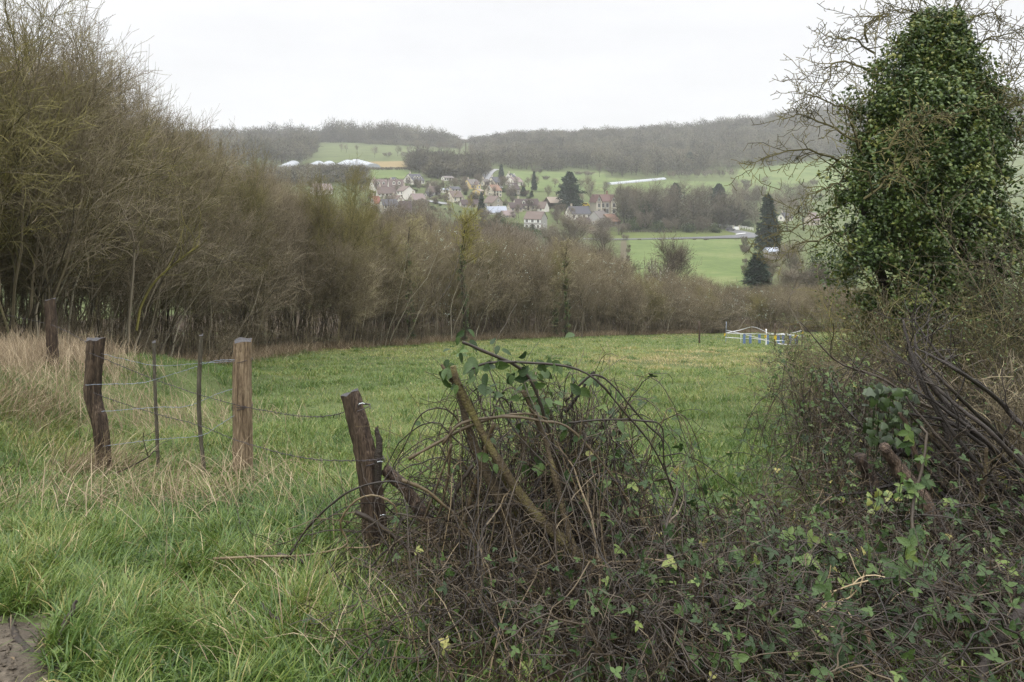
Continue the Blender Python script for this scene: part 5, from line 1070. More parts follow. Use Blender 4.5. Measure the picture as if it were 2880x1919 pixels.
bramble('dead brown bramble tangle at the bottom edge under the heap', 11, .02, 2.85, .55, .28, .34, 120, .6, .012, .034, (.2, .6), (.0, .5), .0038, 4)
bramble('dark dead bramble tangle left of the mossy log', 12, .55, 2.75, .4, .3, .36, 90, .6, .03, .034, (.2, .6), (.0, .45), .0038, 4)
# ---- the heap of dead canes
def heap():
    base = on(1500, 4.0); o = empty('bramble_heap', base, 0, 'tall heap of dead bramble canes beside the leaning post', 'bramble'); rng = np.random.default_rng(5)
    def cane(pts, r, m='cane', tone=.5, name='stem', sides=7, n=22, twigs=0):
        c = spline([at(*p) for p in pts], n) - base; rr = np.interp(np.linspace(0, 1, n), np.linspace(0, 1, len(np.atleast_1d(r))), np.atleast_1d(r)); b = MB()
        c[1:-1] += np.cumsum(rng.normal(size=(n - 2, 3)) * .0012, 0)
        b.tubes(c[None], (rr * (1 + .12 * rng.normal(size=n)))[None], sides, tone, jit=.12, rng=rng, cap=True)
        kn = rng.integers(2, n - 2, max(2, n // 5)); dd = nrm(rng.normal(size=(len(kn), 3))); b.tubes(np.stack([c[kn], c[kn] + dd * rr[kn][:, None] * 2.2], 1), np.stack([rr[kn] * .55, rr[kn] * .2], 1), 5, tone)
        b.build(name, M[m], o); return c
    sp = []
    # thick mossy stems leaning left
    sp.append(cane([(1791,1860,2.90),(1711,1669,3.20),(1612,1543,3.30),(1513,1450,3.40),(1413,1304,3.45),(1327,1145,3.50),(1274,1030,3.50)], [.036,.033,.030,.028,.024,.022,.019], 'moss_stem', .55))
    sp.append(cane([(1540,1790,3.10),(1486,1609,3.30),(1446,1510,3.40),(1400,1397,3.45),(1354,1304,3.50),(1314,1198,3.55),(1287,1099,3.60),(1241,1026,3.60)], [.030,.028,.026,.025,.023,.020,.017,.008], 'moss_stem', .35))
    sp.append(cane([(1500,1560,3.70),(1460,1450,3.70),(1440,1395,3.70),(1407,1300,3.70),(1365,1225,3.70)], [.022,.02,.02,.018,.012], 'moss_stem', .8))
    sp.append(cane([(1660,1700,3.10),(1600,1500,3.30),(1560,1330,3.40),(1530,1230,3.50),(1470,1100,3.50)], [.02,.018,.016,.014,.010], 'moss_stem', .45))
    # arching canes
    for k, (pts, r, tn) in enumerate([
        ([(1300,962),(1350,985),(1480,1052),(1539,1198),(1579,1344),(1625,1510),(1658,1742)], .0085, .22),
        ([(1320,1040),(1380,1022),(1546,1026),(1665,1059),(1764,1165),(1844,1264),(1910,1404),(1960,1520)], .0065, .15),
        ([(1245,1250),(1300,1190),(1420,1172),(1520,1183),(1600,1205),(1720,1340),(1800,1480),(1880,1640)], .0075, .6),
        ([(1150,1292),(1248,1241),(1310,1210),(1390,1180),(1470,1168),(1540,1180)], .0095, .62),
        ([(1590,1130),(1660,1060),(1720,1080),(1810,1180),(1860,1230),(1865,1310)], .006, .12),
        ([(1600,1190),(1700,1182),(1800,1185),(1860,1200),(1868,1300),(1900,1420)], .005, .12),
        ([(815,1562),(850,1503),(890,1457),(963,1397),(1022,1370),(1095,1360),(1160,1380),(1240,1420)], .0062, .08),
        ([(600,1572),(760,1566),(870,1562),(975,1535),(955,1475),(990,1415),(1050,1393),(1110,1425),(1105,1490),(1060,1530),(970,1540)], .0058, .75),
        ([(999,1440),(1069,1476),(1148,1543),(1221,1602),(1300,1680),(1400,1800)], .011, .25),
        ([(1287,1697),(1340,1642),(1395,1560),(1440,1490),(1485,1435)], .0095, .88),
        ([(780,1560),(850,1579),(1016,1642),(1181,1682),(1330,1712),(1450,1760)], .0095, .3),
        ([(860,1600),(960,1665),(1090,1690),(1230,1700),(1400,1700)], .0085, .45),
        ([(1130,1350),(1200,1382),(1270,1440),(1330,1520),(1420,1600)], .008, .68),
        ([(1260,1460),(1340,1425),(1460,1420),(1590,1405),(1700,1430),(1800,1475)], .007, .5),
        ([(1335,1500),(1400,1440),(1500,1424),(1600,1410),(1640,1415)], .006, .45),
        ([(1268,1200),(1262,1320),(1240,1420),(1218,1480),(1235,1560)], .007, .6),
        ([(1390,1190),(1360,1290),(1320,1420),(1300,1530),(1290,1660)], .0105, .72),
        ([(1330,1310),(1290,1370),(1265,1440),(1240,1500)], .009, .15),
        ([(1270,1250),(1230,1370),(1190,1480),(1200,1560),(1260,1640)], .0065, .62),
        ([(900,1800),(1000,1760),(1090,1690),(1180,1640),(1260,1580)], .008, .12),
        ([(1310,1480),(1420,1470),(1520,1480),(1600,1506),(1700,1500)], .0065, .72),
        ([(1030,1880),(1110,1780),(1200,1720),(1290,1690)], .005, .75),
        ([(1314,1560),(1312,1640),(1316,1760),(1318,1900)], .008, .55),
        ([(1190,1900),(1230,1790),(1340,1690),(1400,1600)], .004, .8),
        ([(1420,1919),(1440,1800),(1400,1720),(1390,1640)], .005, .75),
        ([(1350,1700),(1430,1800),(1600,1880),(1760,1850)], .009, .35)]):
        d = 3.45 + .35 * rng.random() if k > 12 else 3.45 + .1 * rng.random(); sp.append(cane([(x, y, d - .0006 * max(0, y - 1500) * (1 + .3 * rng.random())) for x, y in pts], [r, r * .9, r * .5], 'cane', tn * .82, 'cane', 6, 30))
    cane([(1590,1160,3.8),(1640,1100,3.8),(1673,1050,3.8)], [.010, .009, .007], 'dark_stem', .2, 'stick'); cane([(1436,1130,3.9),(1438,1165,3.9),(1428,1200,3.9)], [.006, .006, .005], 'dark_stem', .1, 'stick')
    cane([(1274,1032,4.0),(1262,1045,4.0),(1268,1075,4.0)], [.022, .024, .016], 'dark_stem', .6, 'broken_stub')
    # straw-like bundle running to the bottom right
    for k in range(10): e = 14 * rng.normal(); cane([(1540+e,1470+e,3.9),(1640+e*1.5,1620,3.7),(1740+e*2,1760,3.45),(1850+e*2.4,1930,3.2)], .0055 + .003 * rng.random(), 'cane', .55 + .3 * rng.random(), 'cane', 5)
    # thin canes filling the mound
    cx, cy, cz = base
    P, k = arcs(rng, 165, cx + .05, cy + .25, .52, .35, .95, .80, K=18, hv=.75); P2, k2 = arcs(rng, 150, cx + .05, cy - .25, .75, .5, .42, .9, K=18, hv=.8); P3, k3 = arcs(rng, 26, cx - .35, cy + .05, .3, .3, .30, .9, K=18, dirbias=math.pi)
    P4, k4 = arcs(rng, 75, cx + .12, cy - .05, .42, .30, 1.08, .62, K=18, hv=.42); P = np.concatenate([P, P2, P3, P4]) - base; k = np.concatenate([k, k2, k3, k4 * .8]); n = len(P); Rr = k * (.0028 + .0032 * rng.random(n) ** 2)[:, None]; b = MB(); b.tubes(P, Rr, 5, np.clip(.02 + .62 * rng.random(n) ** 1.6, 0, 1)); tag(b.build('thin_canes', M['cane'], o), kind='stuff')
    B, Rb = branches(rng, P, Rr, 3, .15, .95, (25, 80), .24, .6, 7, -.02, .28, .6, .0016, .6); t = MB(); t.tubes(B, Rb, 3, .02 + .6 * rng.random(len(B)) ** 1.5); tag(t.build('twigs', M['cane'], o, False), kind='stuff')
    # long straight canes leaning up-left from the bottom of the pile, and some crossing them
    def lean(n, x0, x1, dx, yt, r0, r1, tmax, name):
        Q = []
        for i in range(n):
            xs = x0 + (x1 - x0) * rng.random(); a = at(xs, 1985, 2.55 + .75 * rng.random()); xe = xs + dx[0] + (dx[1] - dx[0]) * rng.random(); ye = yt(xe) + 20 + 560 * rng.random() ** 1.1
            e = at(xe, ye, 3.62 + .5 * rng.random()); t = np.linspace(0, 1, 16)[:, None]; bow = .08 + .30 * rng.random(); p = a + (e - a) * t + np.array([0, 0, 1]) * bow * np.sin(np.pi * t) + np.array([.16 * rng.normal(), .05 * rng.normal(), 0]) * np.sin(np.pi * t) + np.array([.07 * rng.normal(), 0, .05 * rng.normal()]) * np.sin(2 * np.pi * t)
            p[1:] += np.cumsum(rng.normal(size=(15, 3)) * .009, 0); Q.append(p)
        Q = np.array(Q) - base; rr = (r0 + (r1 - r0) * rng.random(n) ** 2.2)[:, None] * np.linspace(1, .45, 16)[None]; c = MB(); c.tubes(Q, rr, 6, np.clip(.03 + tmax * rng.random(n) ** 2.0, 0, 1)); return Q, rr, c
    topl = lambda x: np.interp(x, [700, 1150, 1250, 1330, 1500, 1680, 1800, 1950, 2100], [1640, 1400, 1080, 1000, 1010, 1060, 1180, 1450, 1700])
    Q1, q1, c1 = lean(75, 1280, 2120, (-480, -160), topl, .0028, .0095, .75, 'a'); Q2, q2, c2 = lean(45, 980, 1700, (-60, 260), topl, .0026, .007, .7, 'b'); Q3, q3, c3 = lean(45, 950, 1500, (-330, -100), topl, .0026, .006, .7, 'c')
    c1.merge(c2.arrays()); c1.merge(c3.arrays()); tag(c1.build('leaning_canes', M['cane'], o), kind='stuff')
    QQ = np.concatenate([Q1, Q2, Q3]); B, Rb = branches(rng, QQ, np.concatenate([q1, q2, q3]), 10, .2, 1, (25, 80), .30, .6, 7, -.02, .22, .6, .0015, .6); t = MB(); t.tubes(B, Rb, 3, .02 + .6 * rng.random(len(B)) ** 1.5); tag(t.build('twigs', M['cane'], o, False), kind='stuff')
    Pl = QQ[:, 3:][QQ[:, 3:, 0] + cx > .45]
    crest = P[P[:, 8, 2] > .55]
    # big dark leaves near the crest, smaller ones to the right
    pts = [(1300,965),(1325,955),(1330,985),(1290,1000),(1350,992),(1378,1000),(1395,990),(1360,1050),(1255,1010),(1270,1000),(1400,1060),(1425,1040),(1452,985),(1475,1000),(1480,1015),(1490,1030),(1505,1002),(1530,1000),(1580,990),(1560,1010),(1460,1080),(1490,1080),(1500,1098),(1515,1105),(1480,1100),(1535,1080),(1545,1095),(1500,1050),(1620,1070),(1640,1050),(1690,1065),(1720,1140),(1580,1165),(1600,1190),(1475,1150),(1460,1170),(1500,1245),(1520,1250),(1480,1250),(1590,1265),(1610,1275),(1500,1390),(1530,1380),(1550,1390),(1600,1370),(1640,1375),(1560,1475),(1600,1480),(1380,1240),(1420,1080),(1330,1010),(1310,1015),(1365,1010),(1345,1025),(1655,1290),(1680,1300)]
    Q = np.array([at(x, y, 3.66 + .2 * rng.random()) for x, y in pts]) - base; Q = np.concatenate([Q - (0, .25, 0), Q + rng.normal(size=Q.shape) * np.array([.03, .07, .03]) - (0, .2, 0), Q + rng.normal(size=Q.shape) * np.array([.06, .1, .06])])
    nor = nrm(rng.normal(size=Q.shape) * .5 + np.array([0, -.55, .7])); f = MB(); v, tt, tn = scatter(rng, Q, nor, .045 + .035 * rng.random(len(Q)), OVAL, .25 + .35 * rng.random(len(Q)), rng.normal(size=Q.shape) + np.array([0, 0, -.7])); f.add(v, None, tt, tn)
    side = P[(P[:, -1, 0] + cx > 1.0)]; v, tt, tn = leafy(rng, side[:, 3:], .30, .034, TRI, (.25, .7)); f.add(v, None, tt, tn); v, tt, tn = leafy(rng, crest[:, 6:13], .13, .042, OVAL, (.2, .6)); f.add(v, None, tt, tn); v, tt, tn = leafy(rng, Pl, .55, .036, TRI, (.25, .75)); f.add(v, None, tt, tn); f.build('leaves', M['bramble'], o, True)
heap()

# ---- thick dark branches and stumps on the right
def limb(pts, r, label, m='dark_stem', tone=.4, name='fallen_branch', cat='branch', seed=0, twigs=6, sides=8, tl=.35):
    rng = np.random.default_rng(seed + 300); n = 26; c = spline([at(*p) for p in pts], n); c[1:-1] += np.cumsum(rng.normal(size=(n - 2, 3)) * .0025, 0); b0 = c[0].copy(); c = c - b0
    rr = np.interp(np.linspace(0, 1, n), np.linspace(0, 1, len(r)), r); b = MB(); b.tubes(c[None], (rr * (1 + .06 * rng.normal(size=n)))[None], sides, tone, jit=.12, rng=rng, cap=True)
    o = b.build(name, M[m], None, True, b0); tag(o, label, cat)
    if twigs:
        B, Rb = branches(rng, c[None], rr[None], twigs, .2, 1, (25, 65), tl, .5, 8, .15, .2, .4, .003, .5); B2, R2 = branches(rng, B, Rb, 4, .2, 1, (25, 70), tl * .4, .5, 5, .1, .2, .6, .0024); t = MB(); t.tubes(B, Rb, 4, tone); t.tubes(B2, R2, 3, tone); t.build('twigs', M[m], o, False)
    return o
limb([(2960,1500,4.3),(2860,1360,4.4),(2760,1230,4.5),(2660,1120,4.6),(2590,1030,4.7),(2555,960,4.8)], [.030,.028,.026,.022,.018,.010], 'longest dark branch sloping up to the left from the right edge', seed=1)
limb([(2960,1600,4.2),(2850,1480,4.3),(2760,1400,4.4),(2640,1300,4.5),(2520,1260,4.6),(2445,1225,4.6)], [.036,.036,.034,.030,.026,.020], 'second dark branch sloping below the longest one', seed=2, tone=.3)
limb([(2940,1720,4.0),(2830,1600,4.1),(2740,1500,4.2),(2600,1400,4.3),(2520,1330,4.35)], [.045,.045,.042,.036,.022], 'thick dark branch lying lowest on the right slope', seed=3, tone=.2)
limb([(2700,1340,4.4),(2650,1180,4.5),(2600,1090,4.6),(2560,1000,4.7),(2540,900,4.8)], [.022,.02,.018,.014,.007], 'upright dark stem crossing the longest sloping branch', seed=4)
limb([(2760,1600,4.0),(2740,1480,4.1),(2760,1380,4.1),(2775,1260,4.1)], [.018,.016,.014,.010], 'grey crooked stem rising through the sloping branches', 'moss_stem', .4, seed=5)
limb([(2900,1420,4.6),(2830,1290,4.7),(2700,1180,4.8),(2600,1140,4.9),(2480,1070,5.0),(2350,1020,5.1),(2250,905,5.2)], [.014,.013,.012,.010,.009,.007,.004], 'long thin arching stem reaching left over the field edge', 'cane', .3, seed=6, twigs=8)
limb([(2900,1200,5.4),(2780,1100,5.5),(2660,1020,5.6),(2600,950,5.7),(2560,890,5.8)], [.016,.016,.014,.011,.006], 'thin dark branch above the longest sloping branch', seed=7)
rng = np.random.default_rng(44)
for k in range(11):
    e = rng.random(); a_ = 60 * rng.normal(); limb([(2960, 1330 + 420 * e + a_, 4.0 + .5 * rng.random()), (2820, 1180 + 380 * e + a_, 4.05 + .5 * rng.random()), (2690 - 30 * e, 1060 + 330 * e + a_ * .7, 4.2 + .4 * rng.random()), (2580 - 60 * e, 930 + 310 * e + 40 * rng.normal(), 4.3 + .4 * rng.random())], [.016 + .010 * rng.random(), .016, .012, .006], 'dark stem in the sheaf of sloping stems at the right edge', 'dark_stem', .15 + .5 * rng.random(), 'sloping_stem', 'stem', 60 + k, 4).__setitem__('group', 'sheaf of sloping dark stems')
limb([(2500,1520,4.3),(2470,1400,4.35),(2440,1320,4.4),(2420,1280,4.4)], [.045,.042,.04,.038], 'dark broken stump in the middle of the right brambles', 'wood_brown', .3, 'stump', 'stump', 8, 0, 10)
limb([(2720,1600,3.9),(2620,1440,4.0),(2540,1330,4.1),(2490,1260,4.1)], [.05,.05,.045,.03], 'reddish brown rotten stump leaning left', 'wood_brown', .5, 'stump', 'stump', 9, 0, 10)
limb([(2590,1330,4.3),(2560,1230,4.35),(2530,1165,4.4)], [.016,.018,.015], 'cut brown stub standing above the rotten stump', 'wood_brown', .7, 'stump', 'stump', 10, 0)
limb([(2000,1688,2.75),(2120,1705,2.76),(2200,1722,2.78),(2300,1748,2.8),(2380,1765,2.82),(2460,1770,2.84)], [.024,.026,.028,.03,.028,.026], 'mossy dark log lying across the lower brambles', 'dark_stem', .5, 'fallen_log', 'log', 11, 4, 10)
limb([(2480,1930,2.6),(2450,1830,2.7),(2415,1742,2.8)], [.013,.0145,.013], 'cut brown cane end poking up from the lower brambles', 'wood_split', .35, 'cut_stake', 'stake', 12, 0)
limb([(2740,1790,2.9),(2710,1730,3.0),(2670,1690,3.05),(2638,1655,3.1)], [.010,.010,.009,.007], 'short reddish stick poking from the brambles near the bottom right corner', 'cane', .62, 'stick', 'stick', 13, 0)
limb([(2570,1800,2.8),(2650,1785,2.85),(2740,1790,2.85),(2830,1810,2.85),(2900,1860,2.8)], [.009,.011,.012,.012,.012], 'brown curved branch lying near the bottom right corner', 'wood_brown', .5, 'fallen_branch', 'branch', 14, 2)
limb([(2760,1919,2.6),(2780,1830,2.7),(2840,1770,2.7),(2900,1700,2.75)], [.02,.02,.022,.024], 'dark bent root at the bottom right corner', 'dark_stem', .4, 'root', 'root', 15, 0)
limb([(1990,1830,2.65),(2080,1785,2.7),(2200,1763,2.8),(2330,1775,2.9),(2400,1790,2.95)], [.007,.008,.008,.007,.006], 'pale grey arching cane low on the right', 'cane', .85, 'fallen_branch', 'branch', 16, 3)
limb([(2560,1780,3.0),(2570,1600,3.15),(2560,1450,3.3),(2575,1330,3.4),(2590,1200,3.5)], [.009,.009,.008,.007,.006], 'upright grey bramble stem hung with leaf triplets', 'cane', .3, 'leafy_stem', 'stem', 17, 0)
def hung_leaves(label, seed, boxes, n, size, tmpl, m='bramble', tone=(.3, .8), name='leaf_spray', ball=None):
    rng = np.random.default_rng(seed); P = np.array([at(x0 + (x1 - x0) * rng.random(), y0 + (y1 - y0) * rng.random(), d + .12 * rng.normal()) for (x0, y0, x1, y1, d) in boxes for _ in range(n)])
    b0 = P.mean(0); f = MB(); v, tt, tn = scatter(rng, P - b0, nrm(rng.normal(size=P.shape) * .4 + np.array([0, -.6, .6])), size * (.7 + .6 * rng.random(len(P))), tmpl, tone[0] + (tone[1] - tone[0]) * rng.random(len(P)), rng.normal(size=P.shape) + np.array([0, 0, -.6])); f.add(v, None, tt, tn)
    S = []
    for q in (P - b0)[::2]: S.append(np.stack([q, q + np.array([.02, .06, -.10]), q + np.array([.05, .14, -.3])]))
    f.tubes(np.array(S), np.full((len(S), 3), .0016), 3, .1)
    tag(f.build(name, M[m], None, True, b0), label, 'leaves')
hung_leaves('leaf triplets hanging on the upright grey bramble stem', 1, [(2530,1180,2610,1420,3.4),(2540,1420,2600,1740,3.15)], 20, .046, TRI, tone=(.3, .8))
hung_leaves('dark ivy leaves wrapped over the broken stump', 2, [(2440,1085,2580,1250,4.4)], 90, .055, IVY, 'ivy', (.0, .5), 'ivy_patch')
hung_leaves('yellow green ivy leaves trailing left of the rotten stump', 3, [(2440,1380,2520,1450,3.9)], 16, .04, IVY, 'ivy', (.7, 1.0), 'ivy_patch')
hung_leaves('yellow green ivy shoots at the right edge below the sloping stems', 31, [(2720,1540,2850,1650,3.6)], 16, .04, IVY, 'ivy', (.7, 1.0), 'ivy_patch')
hung_leaves('big bramble leaves along the lower middle', 4, [(1700,1500,1980,1700,3.2),(2000,1500,2350,1700,3.2)], 26, .044, TRI, tone=(.25, .8))
hung_leaves('bramble leaves at the bottom centre right', 5, [(2150,1720,2420,1880,2.75),(2360,1560,2560,1720,3.0)], 18, .05, TRI, tone=(.25, .7))
rng = np.random.default_rng(9); P = at(2060, 1850, 2.62) + rng.normal(size=(26, 3)) * .028; b0 = P.mean(0); f = MB(); S, RS = branches(rng, np.stack([P - b0, P - b0 + rng.normal(size=P.shape) * .02, P - b0 + rng.normal(size=P.shape) * .035], 1), np.full((26, 3), .004), 9, .1, 1, (20, 80), .03, .4, 4, .1, .4, .7, .0015); f.tubes(S, RS, 3, rng.random(len(S)))
tag(f.build('lichen_tuft', M['lichen'], None, False, b0), 'pale grey green bushy lichen tuft on the lowest canes', 'lichen')
gp = lambda x, y, k=.012: (x, y, near_hit(x, y)[1] - k)
limb([gp(30,1745), gp(38,1800), gp(70,1845), gp(130,1865), gp(172,1862)], [.014,.016,.017,.017,.015], 'dark root curving over the bare path corner', 'dark_stem', .5, 'root', 'root', 20, 0)
limb([gp(168,1925), gp(172,1860,.02), (182,1780,2.8), (205,1720,2.86), (216,1690,2.9)], [.014,.015,.013,.010,.006], 'dark forked stick standing by the path corner', 'dark_stem', .6, 'stick', 'stick', 21, 0)
limb([gp(255,1340,.15), gp(330,1330,.3), (400,1300,5.7), (440,1270,5.7)], [.008,.007,.006,.004], 'thin dark twig lying in the dry grass by the weathered post', 'dark_stem', .4, 'stick', 'stick', 22, 2, 6)
limb([gp(280,1400,.2), gp(400,1420,.2), gp(520,1445,.2)], [.009,.008,.006], 'straight dead stick lying below the grey stakes', 'cane', .5, 'stick', 'stick', 23, 0, 6)
limb([gp(700,1690,.12), gp(760,1740,.12), gp(790,1765,.12)], [.007,.008,.006], 'short dark stick lying in the lush grass', 'dark_stem', .5, 'stick', 'stick', 24, 0, 6)
limb([(212,1560,4.2),(240,1470,4.3),(245,1360,4.4),(270,1315,4.5),(300,1300,4.5)], [.004,.004,.0035,.003,.002], 'long bent straw stalk arching over the grass', 'straw', .8, 'straw_stalk', 'stalk', 25, 0, 5)
# ------------------------------------------------------------------ grass
def blades(rng, x, y, length, width, tone, az=None, lean=.5, curve=.9, z0=None, K=4):
    n = len(x); z = ground(x, y) - .01 if z0 is None else z0
    az = rng.random(n) * 6.283 if az is None else az
    D = np.stack([np.cos(az), np.sin(az), 0 * az], 1); S = np.stack([-np.sin(az), np.cos(az), 0 * az], 1)
    tw = rng.normal(size=n) * .7; S = nrm(S * np.cos(tw)[:, None] + D * np.sin(tw)[:, None])
    a0 = lean * rng.random(n); dc = curve * (.4 + 1.1 * rng.random(n)); P = np.empty((n, K, 3)); P[:, 0] = np.stack([x, y, z], 1)
    for k in range(1, K):
        th = np.minimum(a0 + dc * (k - .5) / (K - 1), 2.3); P[:, k] = P[:, k - 1] + (length / (K - 1))[:, None] * (D * np.sin(th)[:, None] + np.array([0, 0, 1]) * np.cos(th)[:, None])
    wd = np.array([.8, 1., .75, 0.0][:K]) if K == 4 else np.linspace(1, 0, K)
    L = P - S[:, None] * (width[:, None] * wd[None] / 2)[..., None]; Rr = P + S[:, None] * (width[:, None] * wd[None] / 2)[..., None]
    V = np.concatenate([L[:, :-1], Rr[:, :-1], P[:, -1:]], 1); m = K - 1; nv = 2 * m + 1; o = (np.arange(n) * nv)[:, None, None]
    q = (np.array([[i, m + i, m + i + 1, i + 1] for i in range(m - 1)])[None] + o).reshape(-1, 4); t = (np.array([[m - 1, 2 * m - 1, 2 * m]])[None] + o).reshape(-1, 3)
    return V.reshape(-1, 3), q, t, np.repeat(tone, nv)
rg = np.random.default_rng(4)
def infr(x, y, m=120): px = CX + F * x / y; return (px > -m) & (px < 2880 + m)
def bare(x, y):     # bare corner of the path
    px = CX + F * x / y; py = YH - ground(x, y) / y * F
    e = ((px - 10) / 205) ** 2 + ((py - 1890) / 170) ** 2 + .9 * (vnoise(x, y, .22) - .5)
    return e < .8
def thin(x, y):     # little grass grows under the brambles
    px = CX + F * x / y
    k = np.clip((px - np.interp(y, [2.4, 3.2, 4.2, 5, 6, 8, 12], [1050, 1180, 1500, 1900, 2080, 2250, 2330])) / 160, 0, 1)
    return k
# near verge, long and lush
n = 300000; y = 2.15 + (8.2 - 2.15) * rg.random(n) ** .95; x = (rg.random(n) * 2 - 1) * .80 * y
clx = np.round(x / .16 + .8 * (vnoise(x, y, .31) - .5)); cly = np.round(y / .16 + .8 * (vnoise(y, x, .31) - .5))
h1 = _ntab[(clx.astype(int) * 7 + 13) & 255, (cly.astype(int) * 5 + 29) & 255]; h2 = _ntab[(clx.astype(int) * 3 + 91) & 255, (cly.astype(int) * 11 + 7) & 255]
keep = infr(x, y) & ~bare(x, y) & (rg.random(n) > .80 * thin(x, y)) & (rg.random(n) < .30 + .7 * sstep(.18, .55, .5 * h1 + .5 * vnoise(x, y, .5)))
px = CX + F * x / y; lush = sstep(1250, 900, px) * sstep(6.2, 4.2, y)
keep &= rg.random(n) < np.where(y > 5.5, .75, 1)
x, y, h1, h2, lush = x[keep], y[keep], h1[keep], h2[keep], lush[keep]; n = len(x)
az = 6.283 * h2 + rg.normal(size=n) * 1.1; L = (.05 + .09 * rg.random(n)) * (1 + .9 * lush * (.2 + h1)); tone = np.clip(.46 + .24 * (vnoise(x, y, .6) - .5) + .35 * (h1 - .5) * .5 + .13 * rg.normal(size=n) + (rg.random(n) < .05) * .40, 0, 1)
b = MB(); b.add(*blades(rg, x, y, L, .0036 + .0040 * rg.random(n), tone, az, .55, 1.25)); tag(b.build('lush_grass', M['grass'], None, True), 'long lush wet grass of the near verge', 'grass', kind='stuff')
# the field
n = 560000; d0, d1 = 6.5, 62.0; u = rg.random(n); y = d0 * (d1 / d0) ** (u ** .82); x = (rg.random(n) * 2 - 1) * .78 * y
edge = np.interp(y, LINE[:, 1], LINE[:, 0]); keep = infr(x, y, 60) & (x > edge - 1.5) & (rg.random(n) > .85 * thin(x, y)) & (rg.random(n) < .45 + .55 * sstep(.3, .6, vnoise(x, y, .45)))
x, y = x[keep], y[keep]; n = len(x); row = vnoise(x * .35 - y * .1, y + .3 * x, 2.0)
pt = vnoise(x, y, 3.2) * .5 + row * .5; px = CX + F * x / y; py = YH - ground(x, y) / y * F
yel = sstep(.55, .75, vnoise(x, y, 2.6)) * sstep(12, 22, y) * .10 + .17 * np.exp(-(((px - 1900) / 330) ** 2 + ((py - 1020) / 45) ** 2)) * (.4 + vnoise(x, y, .8))
tone = np.clip(.57 + .22 * (vnoise(x, y, 1.1) - .5) + .25 * (vnoise(x, y, 5.) - .5) + yel + .11 * rg.normal(size=n) + (rg.random(n) < .05) * .35, 0, 1)
tuft = sstep(.55, .8, vnoise(x, y, .55)); L = (.035 + .06 * rg.random(n)) * (1 + 1.1 * tuft); wd = (.0035 + .0035 * rg.random(n)) * np.clip(y / 9, 1, 5)
b = MB(); b.add(*blades(rg, x, y, L, wd, tone, rg.random(n) * 6.283, .7, 1.0)); tag(b.build('field_grass', M['grass'], None, True), 'short green grass of the sloping field', 'grass', kind='stuff')
# tussocks standing proud of the field
m = 620; y = 6.5 * (50 / 6.5) ** rg.random(m); x = (rg.random(m) * 2 - 1) * .75 * y; k = (x > np.interp(y, LINE[:, 1], LINE[:, 0]) + .6) & (thin(x, y) < .3); x, y = x[k], y[k]; m = len(x); q_ = 46; X = np.repeat(x, q_) + .09 * rg.normal(size=m * q_); Yv = np.repeat(y, q_) + .09 * rg.normal(size=m * q_); tt_ = np.repeat(.40 + .30 * rg.random(m) ** 2, q_) + .09 * rg.normal(size=m * q_)
b = MB(); b.add(*blades(rg, X, Yv, np.repeat(.09 + .10 * rg.random(m), q_) * (.6 + .6 * rg.random(m * q_)), (.005 + .004 * rg.random(m * q_)) * np.clip(Yv / 9, 1, 4), np.clip(tt_, 0, 1), None, .7, .9)); tag(b.build('grass_tussocks', M['grass'], None, True), 'darker and yellower grass tussocks dotted over the field', 'grass', kind='stuff')
# broad-leaved weeds in the verge
n = 900; y = 2.5 + 3.8 * rg.random(n) ** 1.3; x = (-.80 + .85 * rg.random(n)) * y; k = ~bare(x, y) & (vnoise(x, y, .7) > .42); x, y = x[k], y[k]; P = np.repeat(np.stack([x, y, ground(x, y) + .03], 1), 7, 0); P += rg.normal(size=P.shape) * np.array([.03, .03, .015]); b = MB()
v, t_, tn = scatter(rg, P, nrm(rg.normal(size=P.shape) * .35 + np.array([0, -.2, 1])), .018 + .026 * rg.random(len(P)), OVAL, .36 + .3 * rg.random(len(P))); b.add(v, None, t_, tn); tag(b.build('weeds', M['grass'], None, True), 'small broad leaved weeds among the verge grass', 'weeds', kind='stuff')
n = 260; y = 2.5 + 5 * rg.random(n) ** 1.3; x = (-.80 + 1.6 * rg.random(n)) * y; P = np.stack([x, y, ground(x, y) + .02 + .05 * rg.random(n)], 1); b = MB(); v, t_, tn = scatter(rg, P, nrm(rg.normal(size=P.shape) * .6 + np.array([0, 0, 1])), .018 + .02 * rg.random(n), OVAL, .55 * rg.random(n)); b.add(v, None, t_, tn); tag(b.build('fallen_leaves', M['straw'], None, True), 'dead brown leaves scattered in the grass', 'leaf litter', kind='stuff')
# dry straw on the left bank and along the thicket's foot
def straw(n, f, lab, Ls, wds, lean=.9):
    x, y, az = f(n); k = infr(x, y, 200); x, y, az = x[k], y[k], az[k]; m = len(x); b = MB()
    b.add(*blades(rg, x, y, Ls[0] + Ls[1] * rg.random(m), wds * (.6 + .8 * rg.random(m)), np.clip(.5 + .22 * rg.normal(size=m), 0, 1), az, lean, .9)); tag(b.build('dry_grass', M['straw'], None, True), lab, 'dry grass', kind='stuff')
def patch(cs):
    def f(n):
        X, Yv, A = [], [], []
        for px, py, d, sx, sy, w_, a in cs:
            m = int(n * w_); xx = (px - CX) / F * d + sx * rg.normal(size=m); yv = d + sy * rg.normal(size=m); X.append(xx); Yv.append(yv); A.append(a + .8 * rg.normal(size=m))
        return np.concatenate(X), np.maximum(np.concatenate(Yv), 2.5), np.concatenate(A)
    return f
straw(9500, patch([(70,0,9.4,.65,.9,.56,2.6),(20,0,7.4,.35,.5,.10,.3),(300,0,8.2,.6,.5,.05,2.9),(250,0,6.3,.2,.2,.04,.4),(560,0,9.0,.8,.5,.04,2.8)]), 'tall tan dry grass on the bank around the weathered posts', (.18, .45), .0045)
